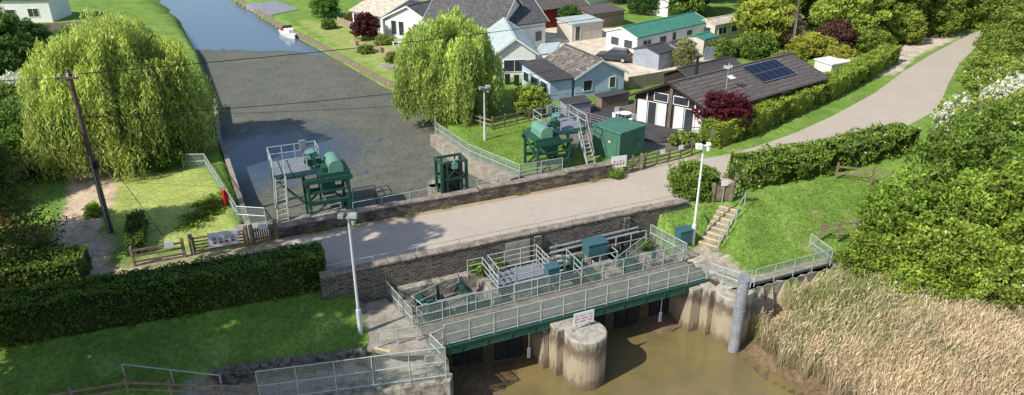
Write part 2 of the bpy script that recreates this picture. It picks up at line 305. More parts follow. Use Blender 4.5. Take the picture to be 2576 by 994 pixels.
# ---- water
def watermat(name,canal):
    m=bpy.data.materials.new(name); m.use_nodes=True; nt=m.node_tree; N=nt.nodes; L=nt.links; bs=N['Principled BSDF']
    tc=N.new('ShaderNodeTexCoord')
    def noise(sc,det=6,stretch=None):
        n=N.new('ShaderNodeTexNoise'); n.inputs['Scale'].default_value=sc; n.inputs['Detail'].default_value=det; n.inputs['Roughness'].default_value=.65
        if stretch:
            mp=N.new('ShaderNodeMapping'); mp.inputs['Rotation'].default_value=(0,0,R(56)); mp.inputs['Scale'].default_value=stretch; L.new(tc.outputs['Object'],mp.inputs[0]); L.new(mp.outputs[0],n.inputs['Vector'])
        else: L.new(tc.outputs['Object'],n.inputs['Vector'])
        return n
    def rng_(src,a,b,c=0,d=1):
        r=N.new('ShaderNodeMapRange'); r.inputs[1].default_value=a; r.inputs[2].default_value=b; r.inputs[3].default_value=c; r.inputs[4].default_value=d; L.new(src,r.inputs[0]); return r.outputs[0]
    def math_(op,a,b):
        n=N.new('ShaderNodeMath'); n.operation=op
        for i,v in enumerate((a,b)):
            if isinstance(v,(int,float)): n.inputs[i].default_value=v
            else: L.new(v,n.inputs[i])
        return n.outputs[0]
    def mixc(f,a,b):
        n=N.new('ShaderNodeMix'); n.data_type='RGBA'; L.new(f,n.inputs[0])
        for i,v in((6,a),(7,b)):
            if isinstance(v,tuple): n.inputs[i].default_value=(*v,1)
            else: L.new(v,n.inputs[i])
        return n.outputs[2]
    if canal:
        sx=N.new('ShaderNodeSeparateXYZ'); L.new(tc.outputs['Object'],sx.inputs[0])
        big=noise(.12,5); mid=noise(.9,7,(1,.4,1)); fine=noise(5,8)
        far=rng_(math_('ADD',sx.outputs[1],math_('ADD',math_('MULTIPLY',big.outputs['Fac'],10),math_('MULTIPLY',sx.outputs[0],.15))),97.0,97.8)
        gd=N.new('ShaderNodeVectorMath'); gd.operation='DISTANCE'; L.new(tc.outputs['Object'],gd.inputs[0]); gd.inputs[1].default_value=(-21,59,0)
        willow_shade=rng_(math_('ADD',gd.outputs['Value'],math_('MULTIPLY',mid.outputs['Fac'],9)),14,8,0,.9)  # willow shadow and sky reflection painted into the water as dark blue
        weed=rng_(mid.outputs['Fac'],.24,.38)
        w2=math_('MULTIPLY',weed,math_('SUBTRACT',1,math_('MAXIMUM',far,willow_shade)))
        spots=rng_(fine.outputs['Fac'],.56,.64)
        wc=mixc(rng_(noise(.35,6).outputs['Fac'],.35,.65),(.165,.165,.135),(.125,.13,.105))
        wc=mixc(math_('MULTIPLY',rng_(noise(3.4,8,(1,.6,1)).outputs['Fac'],.50,.60),.5),wc,(.075,.077,.066))
        wc=mixc(math_('MULTIPLY',spots,.4),wc,(.25,.27,.16))
        streak=rng_(noise(.5,5,(2.2,.25,1)).outputs['Fac'],.62,.70)
        wc=mixc(math_('MULTIPLY',streak,.25),wc,(.24,.235,.19))
        col=mixc(w2,mixc(far,(.03,.065,.12),(.09,.15,.22)),wc); L.new(col,bs.inputs['Base Color'])
        L.new(rng_(w2,0,1,.08,.85),bs.inputs['Roughness'])
        L.new(rng_(w2,0,1,.5,.15),bs.inputs['Specular IOR Level'])
        bp=N.new('ShaderNodeBump'); bp.inputs['Strength'].default_value=.25; bp.inputs['Distance'].default_value=.04; L.new(fine.outputs['Fac'],bp.inputs['Height']); L.new(bp.outputs[0],bs.inputs['Normal'])
    else:
        n=noise(.35,6); f=noise(1.6,4)
        col=mixc(rng_(n.outputs['Fac'],.35,.65),(.235,.18,.075),(.165,.135,.06)); L.new(col,bs.inputs['Base Color'])
        bs.inputs['Roughness'].default_value=.12
        bp=N.new('ShaderNodeBump'); bp.inputs['Strength'].default_value=.12; bp.inputs['Distance'].default_value=.05; L.new(f.outputs['Fac'],bp.inputs['Height']); L.new(bp.outputs[0],bs.inputs['Normal'])
    return m
mb=MB()
mb.add([(x,y,-1.0) for x,y in [(-90,165),(-60,165),(-48,136),(-32,112),(-9,78),(-5,66),(-5,60),(4,51),B2(14,7.0),B2(-5,7.0),(-23,46),(-30,66),(-60,120)]],[tuple(range(12,-1,-1))])
o=single('canal_water',mb,watermat('canal_water',True),'canal water covered with drifting weed','water',kind='structure')
mb=MB(); mb.add([(x,y,-5.3) for x,y in [(-50,-30),(40,-30),(34,15),(24,30),(17,38),B2(25,-7),B2(24,-3.9),B2(3.5,-3.9),B2(4,-7.5),(-13,30),(-50,26)]],[tuple(range(11))])
single('river_water',mb,watermat('river_water',False),'muddy brown tidal river water','water',kind='structure')
# ---- road
def ribbon(Np,Sp,z): 
    mb=MB(); n=len(Np); mb.add([(*p,z) for p in Np]+[(*p,z) for p in Sp],[(i,n+i,n+i+1,i+1) for i in range(n-1)]); return mb
RN=[(-60,23),(-40,30),(-27,35.3),(-22.9,37.0),(-15.3,40.4),B2(-1,6.5),B2(23.2,6.5),(13.4,54.2),(17.7,56.0),(21,58),(25.8,61.6),(31.5,66.8),(38.8,74.2),(46.2,83),(54,91.5),(66.5,104.3),(79,113),(110,135)]
RS=[(-60,18),(-40,26),(-27,32.6),(-20,34.8),(-13,36.6),B2(0,.3),B2(25.2,.3),(16.5,49.6),(20,51.5),(25,55),(31,59),(36.7,63.3),(42.5,68.5),(48.5,77.5),(55.5,87.5),(66,100),(81,110),(112,131)]
structure('road',ribbon(RN,RS,.02),asphalt,'pale worn tarmac lane over the sluice bridge')
structure('road_verge',ribbon(RN[2:7],[(a[0]*.93+b[0]*.07,a[1]*.93+b[1]*.07) for a,b in zip(RN[2:7],RS[2:7])],.024),dirt,'sandy grit strip beside the lane')
# ------------------------------------------------------------------ foliage
def quads(P,U,W):
    n=len(P); V=np.stack([P-U-W,P+U-W,P+U+W,P-U+W],1).reshape(-1,3); F=np.arange(4*n).reshape(n,4); return V,F
def leaves(P,size,col,asp=.55,jit=.25):
    n=len(P); a=rng.normal(size=(n,3)); a/=np.linalg.norm(a,axis=1)[:,None]; b=rng.normal(size=(n,3)); b-=a*(a*b).sum(1)[:,None]; b/=np.linalg.norm(b,axis=1)[:,None]
    s=(size*rng.uniform(.6,1.3,n))[:,None]*.5
    V,F=quads(P,a*s,b*s*asp)
    c=np.asarray(col)*(1+rng.uniform(-jit,jit,(n,1)))
    return V,F,np.repeat(np.clip(c,0,1),4,0)
def join(parts):
    Vs=[];Fs=[];Cs=[];o=0
    for V,F,c in parts: Vs.append(V);Fs.append(F+o);Cs.append(c);o+=len(V)
    return np.concatenate(Vs),np.concatenate(Fs),np.concatenate(Cs)
def ellcore(c,r,col,n=10,m=7):
    V=[];F=[]
    for j in range(m):
        ph=math.pi*j/(m-1)
        for i in range(n):
            th=2*math.pi*i/n; k=1+.12*math.sin(3*th+j)
            V.append((c[0]+r[0]*k*math.sin(ph)*math.cos(th),c[1]+r[1]*k*math.sin(ph)*math.sin(th),c[2]+r[2]*math.cos(ph)))
    for j in range(m-1):
        for i in range(n): F.append((j*n+i,j*n+(i+1)%n,(j+1)*n+(i+1)%n,(j+1)*n+i))
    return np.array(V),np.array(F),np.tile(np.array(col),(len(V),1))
def clumpcloud(c,r,ncl,per,crad,leaf,col,col2=None,minz=-.6,flower=None,inner=.55,irr=.0):
    c=np.array(c,float);r=np.array(r,float)
    d=rng.normal(size=(ncl*3,3)); d/=np.linalg.norm(d,axis=1)[:,None]; d=d[d[:,2]>minz][:ncl]; n=len(d)
    rad=rng.uniform(.62-irr,1.0+irr,n)[:,None]
    cen=c+d*r*rad
    cr=crad*rng.uniform(.5,1.35,n)
    q=rng.normal(size=(n,per,3)); q/=np.linalg.norm(q,axis=2)[...,None]; q*= rng.uniform(.4,1.1,(n,per,1))**.6
    P=cen[:,None,:]+q*cr[:,None,None]*np.array([1,1,.75])
    f=rng.uniform(0,1,(n,1,1)); col=np.array(col); col2=np.array(col2) if col2 is not None else col*.6
    cc=col*f+col2*(1-f)
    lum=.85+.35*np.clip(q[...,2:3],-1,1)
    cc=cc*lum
    P=P.reshape(-1,3); cc=np.broadcast_to(cc,(n,per,3)).reshape(-1,3).copy()
    if flower is not None:
        fc=np.repeat(rng.uniform(size=n)<(.8 if flower>.2 else .45),per); fm=(rng.uniform(size=len(cc))<flower*2)&fc; cc[fm]=(.40,.42,.42)
    out=[leaves(P,leaf,cc)]
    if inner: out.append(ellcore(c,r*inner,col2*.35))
    return out
def foliage_obj(name,parts,label,cat,mat_=None,group=None):
    V,F,c=join(parts); o=V.mean(0)*1.0; o[2]=V[:,2].min()
    me=npmesh(name,V-o,F,c,[mat_ or LEAF]); ob=bpy.data.objects.new(name,me); COL.objects.link(ob); ob.location=o
    ob['label']=label; ob['category']=cat
    if group: ob['group']=group
    return ob
def bush(c,r,label,col=(.12,.20,.03),col2=(.06,.12,.02),ncl=None,per=None,crad=None,leaf=.16,flower=None,name='shrub',group=None,irr=.06,inner=.55):
    A=4*math.pi*((r[0]*r[1]+r[0]*r[2]+r[1]*r[2])/3); crad=crad or .17*min(r)+.2
    ncl=ncl or int(A/(crad*crad)*1.15); per=per or int(30*(crad/leaf)**2*.22)+12
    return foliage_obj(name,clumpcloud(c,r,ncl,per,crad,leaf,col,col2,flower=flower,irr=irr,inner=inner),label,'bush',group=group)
def part_me(rt,name,me):
    o=bpy.data.objects.new(name,me); COL.objects.link(o); o.parent=rt; o.matrix_parent_inverse=FR[rt.name]; return o
def willow(o,h,r,label,nodes=75,per=38,col=(.27,.31,.075),col2=(.16,.21,.05),low=.06,seed=0):
    rt=root('weeping_willow_tree',o,label,'tree')
    mb=MB(); mb.cyl((0,0,-.4),(.2,0,h*.45),.55,10,.38)
    for i in range(9):
        a=i*2.399; mb.cyl((.2,0,h*(.25+.03*i)),(math.cos(a)*r*.55,math.sin(a)*r*.55,h*(.6+.02*i)),.2,6,.05)
    part(rt,'trunk',mb,bark)
    P=[];CC=[]
    col=np.array(col);col2=np.array(col2)
    for k in range(nodes):
        a=rng.uniform(0,2*math.pi); q=math.sqrt(rng.uniform(0,1)); rr=r*.86*q
        lobes=1+.13*math.sin(3*a+1+seed)+.09*math.sin(5*a+seed)
        lev=rng.uniform(0,1)**1.4
        top=h*(.50+.47*math.sqrt(max(0,1-(q*.93)**2)))*(.91+.09*math.sin(2.3*a+q*5+seed)) - lev*h*.34+rng.normal(0,.25)
        cx,cy=math.cos(a)*rr*lobes*(1+.12*lev),math.sin(a)*rr*lobes*(1+.12*lev)
        f=rng.uniform(); c0=(col*f+col2*(1-f))*rng.uniform(.85,1.15)
        cr=r*rng.uniform(.08,.18)
        longn=q>.5 and rng.uniform()<.5
        base=h*rng.uniform(low*.3,low*4.5)
        for j in range(per):
            aa=rng.uniform(0,2*math.pi); qq=math.sqrt(rng.uniform())*cr
            x=cx+math.cos(aa)*qq; y=cy+math.sin(aa)*qq; z=top+rng.uniform(-.3,.3)-qq*qq/cr*1.2
            ln=rng.uniform(.10,.32)*h*(.5+.6*q)
            if longn: ln=z-base*rng.uniform(.6,1.7)
            ln=max(.7,min(ln,z-h*low*.3))
            n=max(4,int(ln/.20)); tt=np.linspace(0,1,n)
            out=(.5+.5*q)*.7
            ox=math.cos(a)*(out*tt**.6)+rng.normal(0,.10,n); oy=math.sin(a)*(out*tt**.6)+rng.normal(0,.10,n)
            zz=z+.3*np.sin(tt*3.1)*(1-tt)-ln*tt**1.2
            P.append(np.stack([x+ox,y+oy,zz],1))
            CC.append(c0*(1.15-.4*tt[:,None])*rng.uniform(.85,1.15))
    P=np.concatenate(P);CC=np.concatenate(CC);n=len(P)
    th=rng.uniform(0,math.pi,n); s=rng.uniform(.6,1.3,n)[:,None]
    W=np.stack([rng.normal(0,.06,n),rng.normal(0,.06,n),np.full(n,-.12)],1)*s
    U=np.stack([np.cos(th),np.sin(th),rng.normal(0,.6,n)],1)*.038*s
    V,F=quads(P,U,W)
    prt=[(V,F,np.repeat(CC*(1+rng.uniform(-.28,.28,(n,1))),4,0))]
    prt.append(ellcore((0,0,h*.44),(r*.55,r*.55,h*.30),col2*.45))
    V,F,c=join(prt); part_me(rt,'crown',npmesh('crown',V,F,c,[LEAF])); return rt
def tree(o,h,r,label,col,col2,trunk_h=None,leaf=.3,name='tree',flower=None,crad=None,tr=.25,cz=None,dens=1.0):
    rt=root(name,o,label,'tree'); trunk_h=trunk_h or h*.35
    rz=(h-trunk_h)/2*1.08; cz=cz or (h+trunk_h)/2
    mb=MB(); mb.cyl((0,0,-.3),(0,0,cz),tr,8,tr*.45)
    for i in range(7):
        a=i*2.4; z=trunk_h*.7+i*.05*h; mb.cyl((0,0,z),(math.cos(a)*r*.7,math.sin(a)*r*.7,min(z+rz*.7,h*.9)),tr*.35,6,tr*.1)
    part(rt,'trunk',mb,bark)
    crad=crad or r*.24; ncl=int(85*dens); per=int(16*(crad/leaf)**2)+15
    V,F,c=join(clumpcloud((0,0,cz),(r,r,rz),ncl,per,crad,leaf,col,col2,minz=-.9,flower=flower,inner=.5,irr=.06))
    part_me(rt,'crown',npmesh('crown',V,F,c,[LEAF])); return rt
def hedge(pts,width,z0,z1,label,col,col2,dens=110,leaf=.14,rough=.12,name='hedge',flower=None):
    pts=np.array(pts,float); core=MB(); Ps=[]
    col=np.array(col);col2=np.array(col2)
    tot=0
    for i in range(len(pts)-1):
        a=pts[i];b=pts[i+1];d=b-a;Ln=np.linalg.norm(d);d/=Ln;nn=np.array([-d[1],d[0]]);H=z1-z0; w=width/2
        def put(u,v,z,n_): 
            p=a+d*u[:,None]+nn*v[:,None]; Ps.append(np.column_stack([p,z]))
        for side in(-1,1):
            n=int(Ln*H*dens*(1 if side<0 else .6)); u=rng.uniform(0,Ln,n); z=rng.uniform(z0,z1,n)
            dd=wob(u*2+tot,z*2.2,1.0)*rough+wob(u*5,z*5+tot)*rough*.5-rng.uniform(0,.16,n)-.10*np.clip((z-z1+.3)/.3,0,1)
            put(u,side*(w+dd),z,n)
        n=int(Ln*width*dens); u=rng.uniform(0,Ln,n); v=rng.uniform(-w,w,n)
        put(u,v,z1+wob(u*1.5+tot,v*2)*rough+wob(u*4+tot,v*4)*rough*.5-rng.uniform(0,.16,n),n)
        for endu in((0,) if i==0 else ())+((Ln,) if i==len(pts)-2 else ()):
            n=int(width*H*dens); v=rng.uniform(-w,w,n); z=rng.uniform(z0,z1,n); put(np.full(n,endu)+wob(v*3,z*3)*rough,v,z,n)
        q=w-.14
        A=a-nn*q;Bq=b-nn*q;Cq=b+nn*q;D=a+nn*q
        core.add([(*A,z0-.3),(*Bq,z0-.3),(*Cq,z0-.3),(*D,z0-.3),(*A,z1-.16),(*Bq,z1-.16),(*Cq,z1-.16),(*D,z1-.16)],[(4,5,6,7),(0,1,5,4),(2,3,7,6),(1,2,6,5),(3,0,4,7)])
        tot+=Ln
    P=np.concatenate(Ps); f=np.clip(.5+.6*wob(P[:,0]*1.6+P[:,2],P[:,1]*1.6+P[:,2]*1.5),0,1)[:,None]
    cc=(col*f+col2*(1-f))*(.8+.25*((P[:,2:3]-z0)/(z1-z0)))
    if flower: cc[rng.uniform(size=len(cc))<flower]=(.38,.4,.38)
    prt=[leaves(P,leaf,cc,jit=.3)]
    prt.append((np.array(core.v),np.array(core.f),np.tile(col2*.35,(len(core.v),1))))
    return foliage_obj(name,prt,label,'hedge')
def hp(k,o=1.15): return tuple(HA+HD*k+HN*o)
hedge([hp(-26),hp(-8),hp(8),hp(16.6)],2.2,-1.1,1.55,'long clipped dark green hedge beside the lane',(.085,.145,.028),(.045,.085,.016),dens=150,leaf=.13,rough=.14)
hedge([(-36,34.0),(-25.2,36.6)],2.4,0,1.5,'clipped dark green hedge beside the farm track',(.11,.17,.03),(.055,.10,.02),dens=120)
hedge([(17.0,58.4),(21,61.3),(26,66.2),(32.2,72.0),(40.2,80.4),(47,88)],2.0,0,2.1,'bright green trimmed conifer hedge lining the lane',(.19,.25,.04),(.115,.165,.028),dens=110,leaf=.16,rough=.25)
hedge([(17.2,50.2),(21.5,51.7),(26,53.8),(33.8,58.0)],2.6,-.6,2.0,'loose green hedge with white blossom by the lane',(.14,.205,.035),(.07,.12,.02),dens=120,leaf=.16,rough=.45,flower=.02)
hedge([(-25.3,43.2),(-23.4,39.0)],1.1,0,.95,'small dark green hedge beside the track gate',(.08,.14,.025),(.04,.075,.015),rough=.2)
bush((13.3,48.2,1.1),(1.75,1.5,1.3),'round dense green bush beside the bridge end',(.12,.18,.03),(.06,.11,.02),leaf=.13)
for (c,r,cl,lf) in [((26.2,42.0,.4),(2.8,2.8,3.2),(.16,.25,.04),.2),((31.2,45.0,1.8),(3.6,3.6,4.2),(.14,.22,.04),.22),((26.5,38.6,-.6),(3.2,2.4,2.9),(.19,.27,.045),.18),((33,40.5,1.0),(3.8,3.6,4.0),(.17,.25,.04),.2),((36.2,49,2.0),(4.2,4.0,4.4),(.13,.20,.035),.22),((39,44,1.3),(4.3,4.8,4.5),(.18,.26,.05),.22),((30.5,36.5,-1.0),(3.4,2.2,2.7),(.20,.27,.05),.18),((23.0,40.3,-1.3),(1.6,1.5,1.7),(.15,.22,.035),.17),((35.5,35.5,-1.0),(3.3,2.4,2.6),(.16,.23,.04),.18),((24.4,37.6,-2.0),(1.6,1.2,1.3),(.21,.28,.05),.16),((29.2,41.2,2.6),(1.6,1.6,1.6),(.19,.28,.05),.18),((34,44.5,4.0),(1.8,1.8,1.6),(.15,.24,.04),.18)]:
    bush(c,r,'large bushy green hawthorn shrub above the reeds',cl,tuple(v*.48 for v in cl),leaf=lf,flower=.003,name='hawthorn_shrub',group='hawthorn shrubs on the river bank',irr=.12)
for (c,r,fl) in [((41.5,55,2),(3.6,3.8,3.2),.02),((45.0,60,2.6),(3.2,3.4,2.8),.42),((40.6,61.2,1.3),(2.2,2.2,2.0),.35),((48,67,1.4),(3.2,3.8,2.6),.04),((52.5,76,1.2),(2.6,4,2.2),.01),((58.5,84,1.5),(2.6,4.5,2.6),.01),((66,93,2),(4,5,3.5),.0),((52,66,3),(4,4,3.6),.2),((58,73,3),(4,4,4),.01),((60.5,104.5,2.2),(4,3.5,3.6),.0),((68,111,2.5),(4.5,4,4),.0),((77,117.5,2.5),(5,4,4.5),.0),((53,98.5,2),(3,2.5,3),.0),((46.5,91.5,1.2),(2.2,2,1.8),.0),((88,124,2.5),(5,4,4.5),.0),((75,102,2.2),(4.5,4.5,4),.0)]:
    cl=[(.17,.24,.045),(.20,.26,.05),(.14,.20,.035),(.16,.21,.06)][int(c[0])%4]
    bush(c,r,'leafy roadside shrub with white hawthorn blossom' if fl>.1 else 'leafy green roadside shrub beside the lane',cl,tuple(v*.55 for v in cl),leaf=.24,flower=fl,name='roadside_shrub',irr=.1)
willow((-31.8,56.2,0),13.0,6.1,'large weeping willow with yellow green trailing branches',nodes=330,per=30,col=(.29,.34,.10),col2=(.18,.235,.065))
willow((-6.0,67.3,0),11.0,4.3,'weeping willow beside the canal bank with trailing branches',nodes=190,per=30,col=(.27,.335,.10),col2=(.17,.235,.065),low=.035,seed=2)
def conifer(o,h,r,label,col,col2,tint=None):
    rt=root('conifer_tree',o,label,'tree'); mb=MB(); mb.cyl((0,0,-.3),(0,0,h*.95),.3,8,.04); part(rt,'trunk',mb,bark)
    n=260; P=[];CC=[]
    for k in range(n):
        f=rng.uniform()**.8; z=h*.06+f*h*.92; rr=r*(1-f)**.75*rng.uniform(.55,1.05)+.2; a=rng.uniform(0,2*math.pi)
        cpt=np.array([math.cos(a)*rr,math.sin(a)*rr,z]); m=170
        q=rng.normal(size=(m,3))*np.array([.5,.5,.22])*(.55+.9*(1-f))
        rad=np.linalg.norm(q[:,:2],axis=1); q[:,2]-=rad*.25
        P.append(cpt+q); g=rng.uniform(); c0=np.array(col)*g+np.array(col2)*(1-g)
        if tint is not None and rng.uniform()<.22: c0=np.array(tint)
        CC.append(np.tile(c0,(m,1))*(.7+.5*rng.uniform(size=(m,1))))
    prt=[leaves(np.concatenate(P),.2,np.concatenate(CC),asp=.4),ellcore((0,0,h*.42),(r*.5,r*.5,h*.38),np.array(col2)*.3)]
    V,F,c=join(prt); part_me(rt,'crown',npmesh('crown',V,F,c,[LEAF])); return rt
conifer((-32.4,37.6,0),13.2,4.3,'tall dark conifer with bronze tinged foliage beside the track',(.075,.115,.03),(.035,.06,.018),(.15,.10,.045))
conifer((-40,45,0),8.5,3.6,'dark green conifer behind the farm track',(.06,.10,.025),(.03,.055,.015))
bg=[((33.5,96,0),6,3.4,(.24,.28,.05),(.15,.19,.035)),((45,97,0),11,5,(.24,.30,.06),(.14,.20,.04)),((52,103,0),12,5.5,(.13,.20,.035),(.06,.11,.02)),((60,110,0),13,6,(.11,.18,.035),(.055,.10,.02)),((69,118,0),14,6,(.13,.20,.035),(.06,.11,.02)),((80,122,0),14,6,(.16,.21,.045),(.08,.12,.025)),((38,108,0),10,5,(.10,.17,.03),(.05,.09,.02)),((47,112,0),13,6,(.10,.17,.03),(.05,.09,.018)),((28,118,0),8,4.5,(.12,.19,.035),(.06,.11,.02)),((41,122,0),12,6,(.13,.19,.035),(.06,.11,.02)),((20,131,0),8,5,(.12,.19,.035),(.06,.11,.02)),((78,105,0),11,5,(.16,.20,.05),(.08,.12,.03)),((90,115,0),12,6,(.16,.20,.05),(.08,.12,.03)),((86,128,0),14,7,(.13,.20,.035),(.06,.11,.02)),((60,125,0),15,7,(.12,.19,.035),(.06,.11,.02)),((33,133,0),13,6,(.12,.18,.035),(.06,.11,.02)),((53,135,0),13,7,(.12,.19,.035),(.06,.11,.02)),((-62,84,0),6.5,4.5,(.09,.15,.03),(.04,.08,.015)),((-55,74,0),6,3.8,(.08,.14,.03),(.04,.075,.015)),((-75,100,0),6,4,(.08,.14,.03),(.04,.075,.015))]
for o,h,r,c1,c2 in bg:
    tree(o,h,r,'leafy garden tree with dense green crown',c1,c2,trunk_h=h*.12,leaf=.34,name='broadleaf_tree')
sh=[((-9.5,94,1),(1.5,1.5,1.5),(.12,.19,.035)),((-20.5,100.5,1.6),(1.7,1.7,1.9),(.08,.025,.028)),((-30,117,1.6),(2,2,2),(.10,.20,.04)),((-27.5,108,.6),(1,1,.8),(.12,.18,.04)),((-14.5,87.5,.5),(1.1,.8,.7),(.16,.22,.05)),((-19,92.5,.4),(.9,.9,.6),(.16,.22,.05)),((8.5,107,1.4),(1.6,1.6,1.9),(.06,.12,.03)),((22,120,2),(2.6,2.4,2.6),(.06,.13,.035)),((1.8,67,1.2),(1.7,1.2,1.5),(.22,.28,.05)),((38,90,1.2),(3,1.6,1.5),(.26,.28,.05)),((36.5,96,2.2),(2,2,2.6),(.25,.20,.14)),((42,93,1.8),(2.4,2.2,2.2),(.09,.05,.04)),((47,96,1.5),(2.5,2.2,2.2),(.12,.20,.035)),((31,90,1.2),(2.4,2,1.6),(.11,.18,.035)),((26.5,90,1.0),(1.6,1.4,1.3),(.12,.19,.035)),((15.0,58.5,.5),(1.2,.7,.6),(.16,.23,.05)),((40,86,1),(1.6,1.6,1.2),(.25,.26,.05)),((-42,60,1.2),(3.2,3,2.4),(.09,.16,.03)),((-52,86,1.8),(3.5,3,2.6),(.11,.18,.035)),((-46,64,1.5),(3,3,2.2),(.13,.19,.04)),((-38.5,52,1.2),(2.4,2.6,2.2),(.10,.17,.03)),((-66,93,1.8),(5,3,2.6),(.07,.14,.03)),((6,120,2),(3,2.5,3),(.06,.12,.025)),((33,84.5,.8),(2,1.2,1.0),(.14,.20,.04)),((29,81.5,.7),(1.6,1.2,.9),(.12,.18,.04)),((-3,76.5,.6),(1,.8,.8),(.12,.19,.04)),((-25,113,.6),(1,.8,.8),(.18,.16,.06)),((-17.5,97.5,.5),(1.2,.7,.6),(.2,.24,.07)),((-6.2,72.5,.4),(1,.7,.6),(.16,.22,.05))]
for c,r,cl in sh:
    bush(c,r,'small rounded garden shrub beside the houses',cl,tuple(v*.55 for v in cl),leaf=.2,name='garden_shrub',irr=.1)
bush((-47,66.5,3),(1.8,1.4,1.2),'shrub covered in white blossom behind the track',(.35,.38,.3),(.12,.2,.05),leaf=.2,flower=.4,name='flowering_shrub')
bush((18.8,60.7,2.3),(2.2,1.4,1.5),'dark red japanese maple beside the timber cabin',(.095,.016,.026),(.04,.010,.014),leaf=.17,name='maple_shrub',irr=.22,inner=.4)
bush((20.7,85.0,1.6),(1.2,1.2,1.8),'sparse grey green shrub beside the parking yard',(.20,.22,.10),(.14,.14,.08),leaf=.12,name='garden_shrub')
bush((-28,53.5,1.0),(1.6,1.5,1.2),'dark green bush under the willow',(.08,.15,.025),(.04,.08,.015),leaf=.16)
bush((-21.6,45.4,-.2),(1.2,3.3,.38),'low ground cover sloping down beside the canal fence',(.12,.19,.03),(.08,.13,.02),leaf=.14,name='ground_cover_plant',irr=.2)
bush((-29.0,44.6,.3),(.5,.5,.6),'small bright shrub beside the track',(.2,.3,.05),(.1,.18,.03),leaf=.12)
for (s,t,z,r) in((9.3,-.7,-1.0,.45),(10.9,-.5,-1.2,.3),(21.6,-1.0,-1.9,.4),(4.3,-.5,-1.7,.3),(2.6,7.9,.2,.3),(23.6,6.3,.2,.45),(16.5,7.6,0,.4),(12.9,7.7,0,.4)):
    bush(B(s,t,z),(r,r*.8,r*.9),'small weedy plant growing out of the wall',(.13,.2,.04),(.07,.12,.02),leaf=.1,name='wall_plant',irr=.2)
# shading trees standing outside the frame
tree((-30,20,-2),21,7.5,'tall leafy tree on the river bank',(.08,.15,.03),(.04,.08,.015),trunk_h=6,leaf=.5,name='broadleaf_tree',tr=.5)
tree((-24.5,20,-2),17,4.2,'slender leafy tree on the river bank',(.08,.15,.03),(.04,.08,.015),trunk_h=8,leaf=.4,name='broadleaf_tree',tr=.4)
tree((-28,26.8,-2),25,4.4,'slender tall poplar behind the roadside hedge',(.08,.15,.03),(.04,.08,.015),trunk_h=14,leaf=.4,name='broadleaf_tree',tr=.4)
# reeds
def blades(P,h,w,col,lean=.25,name=None,jit=.25,lx=.12):
    n=len(P); hh=h*rng.uniform(.55,1.15,n); th=rng.uniform(0,2*math.pi,n); ln=np.stack([rng.normal(lx,lean,n),rng.normal(0,lean,n),np.ones(n)],1)*hh[:,None]
    U=np.stack([np.cos(th),np.sin(th),np.zeros(n)],1)*w*.5
    V=np.stack([P-U,P+U,P+U*.5+ln,P-U*.5+ln],1).reshape(-1,3); F=np.arange(4*n).reshape(n,4)
    c=np.asarray(col)*(1+rng.uniform(-jit,jit,(n,1))); return V,F,np.repeat(c,4,0)
def scatter(n,x0,x1,y0,y1,test):
    x=rng.uniform(x0,x1,n);y=rng.uniform(y0,y1,n);z=ground(x,y);k=test(x,y,z); return np.stack([x,y,z],1)[k]
def st(x,y): dx=x-O[0];dy=y-O[1]; return dx*E[0]+dy*E[1],dx*NN[0]+dy*NN[1]
P=scatter(240000,13.8,37,20,40.5,lambda x,y,z:(z>-5.1)&(st(x,y)[1]<-9.5-.5*np.sin(x*2))&(sd(RIVER,x,y)>1.0+.7*wob(x,y,2))&((wob(x,y,1.6)>-.55)|(x>20)))
f=np.clip(.5+.7*wob(P[:,0],P[:,1],.8),0,1)[:,None]; cc=np.array([.60,.515,.37])*f+np.array([.47,.39,.27])*(1-f)
gz=np.clip(.05+.5*np.exp(-((P[:,0]-20)**2/14+(P[:,1]-36.5)**2/6))+.25*(P[:,1]>37)+.2*(wob(P[:,1],P[:,0],.9)>.6),0,1)
gk=(rng.uniform(size=len(P))<gz); cc[gk]=(.22,.28,.09)
clump=np.sin(P[:,0]*3.1+np.sin(P[:,1]*2.3))*np.sin(P[:,1]*3.7+P[:,0])
hh=(1.8+.22*clump)*(.8+.3*np.clip(.5+.5*wob(P[:,0],P[:,1],.9),0,1)); cc=cc*(1+.10*clump)[:,None]
n=len(P); H=hh*rng.uniform(.6,1.15,n); lean=np.stack([.12+.14*wob(P[:,0],P[:,1],.7)+rng.normal(0,.17,n),-.03+.14*wob(P[:,1],P[:,0],.6)+rng.normal(0,.17,n),np.ones(n)],1)*H[:,None]
th=rng.uniform(0,math.pi,n); U=np.stack([np.cos(th),np.sin(th),np.zeros(n)],1)*.011
V1=np.stack([P-U,P+U,P+U*.8+lean,P-U*.8+lean],1).reshape(-1,3); F1=np.arange(4*n).reshape(n,4)
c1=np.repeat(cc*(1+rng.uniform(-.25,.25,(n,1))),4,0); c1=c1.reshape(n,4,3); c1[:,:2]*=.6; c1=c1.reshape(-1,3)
Q=P+lean; Q=Q[::3]; cq=cc[::3]*np.array([1.03,.98,1.0]); m=len(Q); th=rng.uniform(0,math.pi,m)
U2=np.stack([np.cos(th),np.sin(th),np.zeros(m)],1)*.02; W2=np.stack([rng.normal(.04,.05,m),rng.normal(0,.05,m),np.full(m,.10)],1)
V2,F2=quads(Q,U2,W2)
foliage_obj('reed_bed',[(V1,F1,c1),(V2,F2,np.repeat(cq*(1+rng.uniform(-.2,.2,(m,1))),4,0))],'dry tan reed bed on the river bank','reeds',DRY)['kind']='stuff'
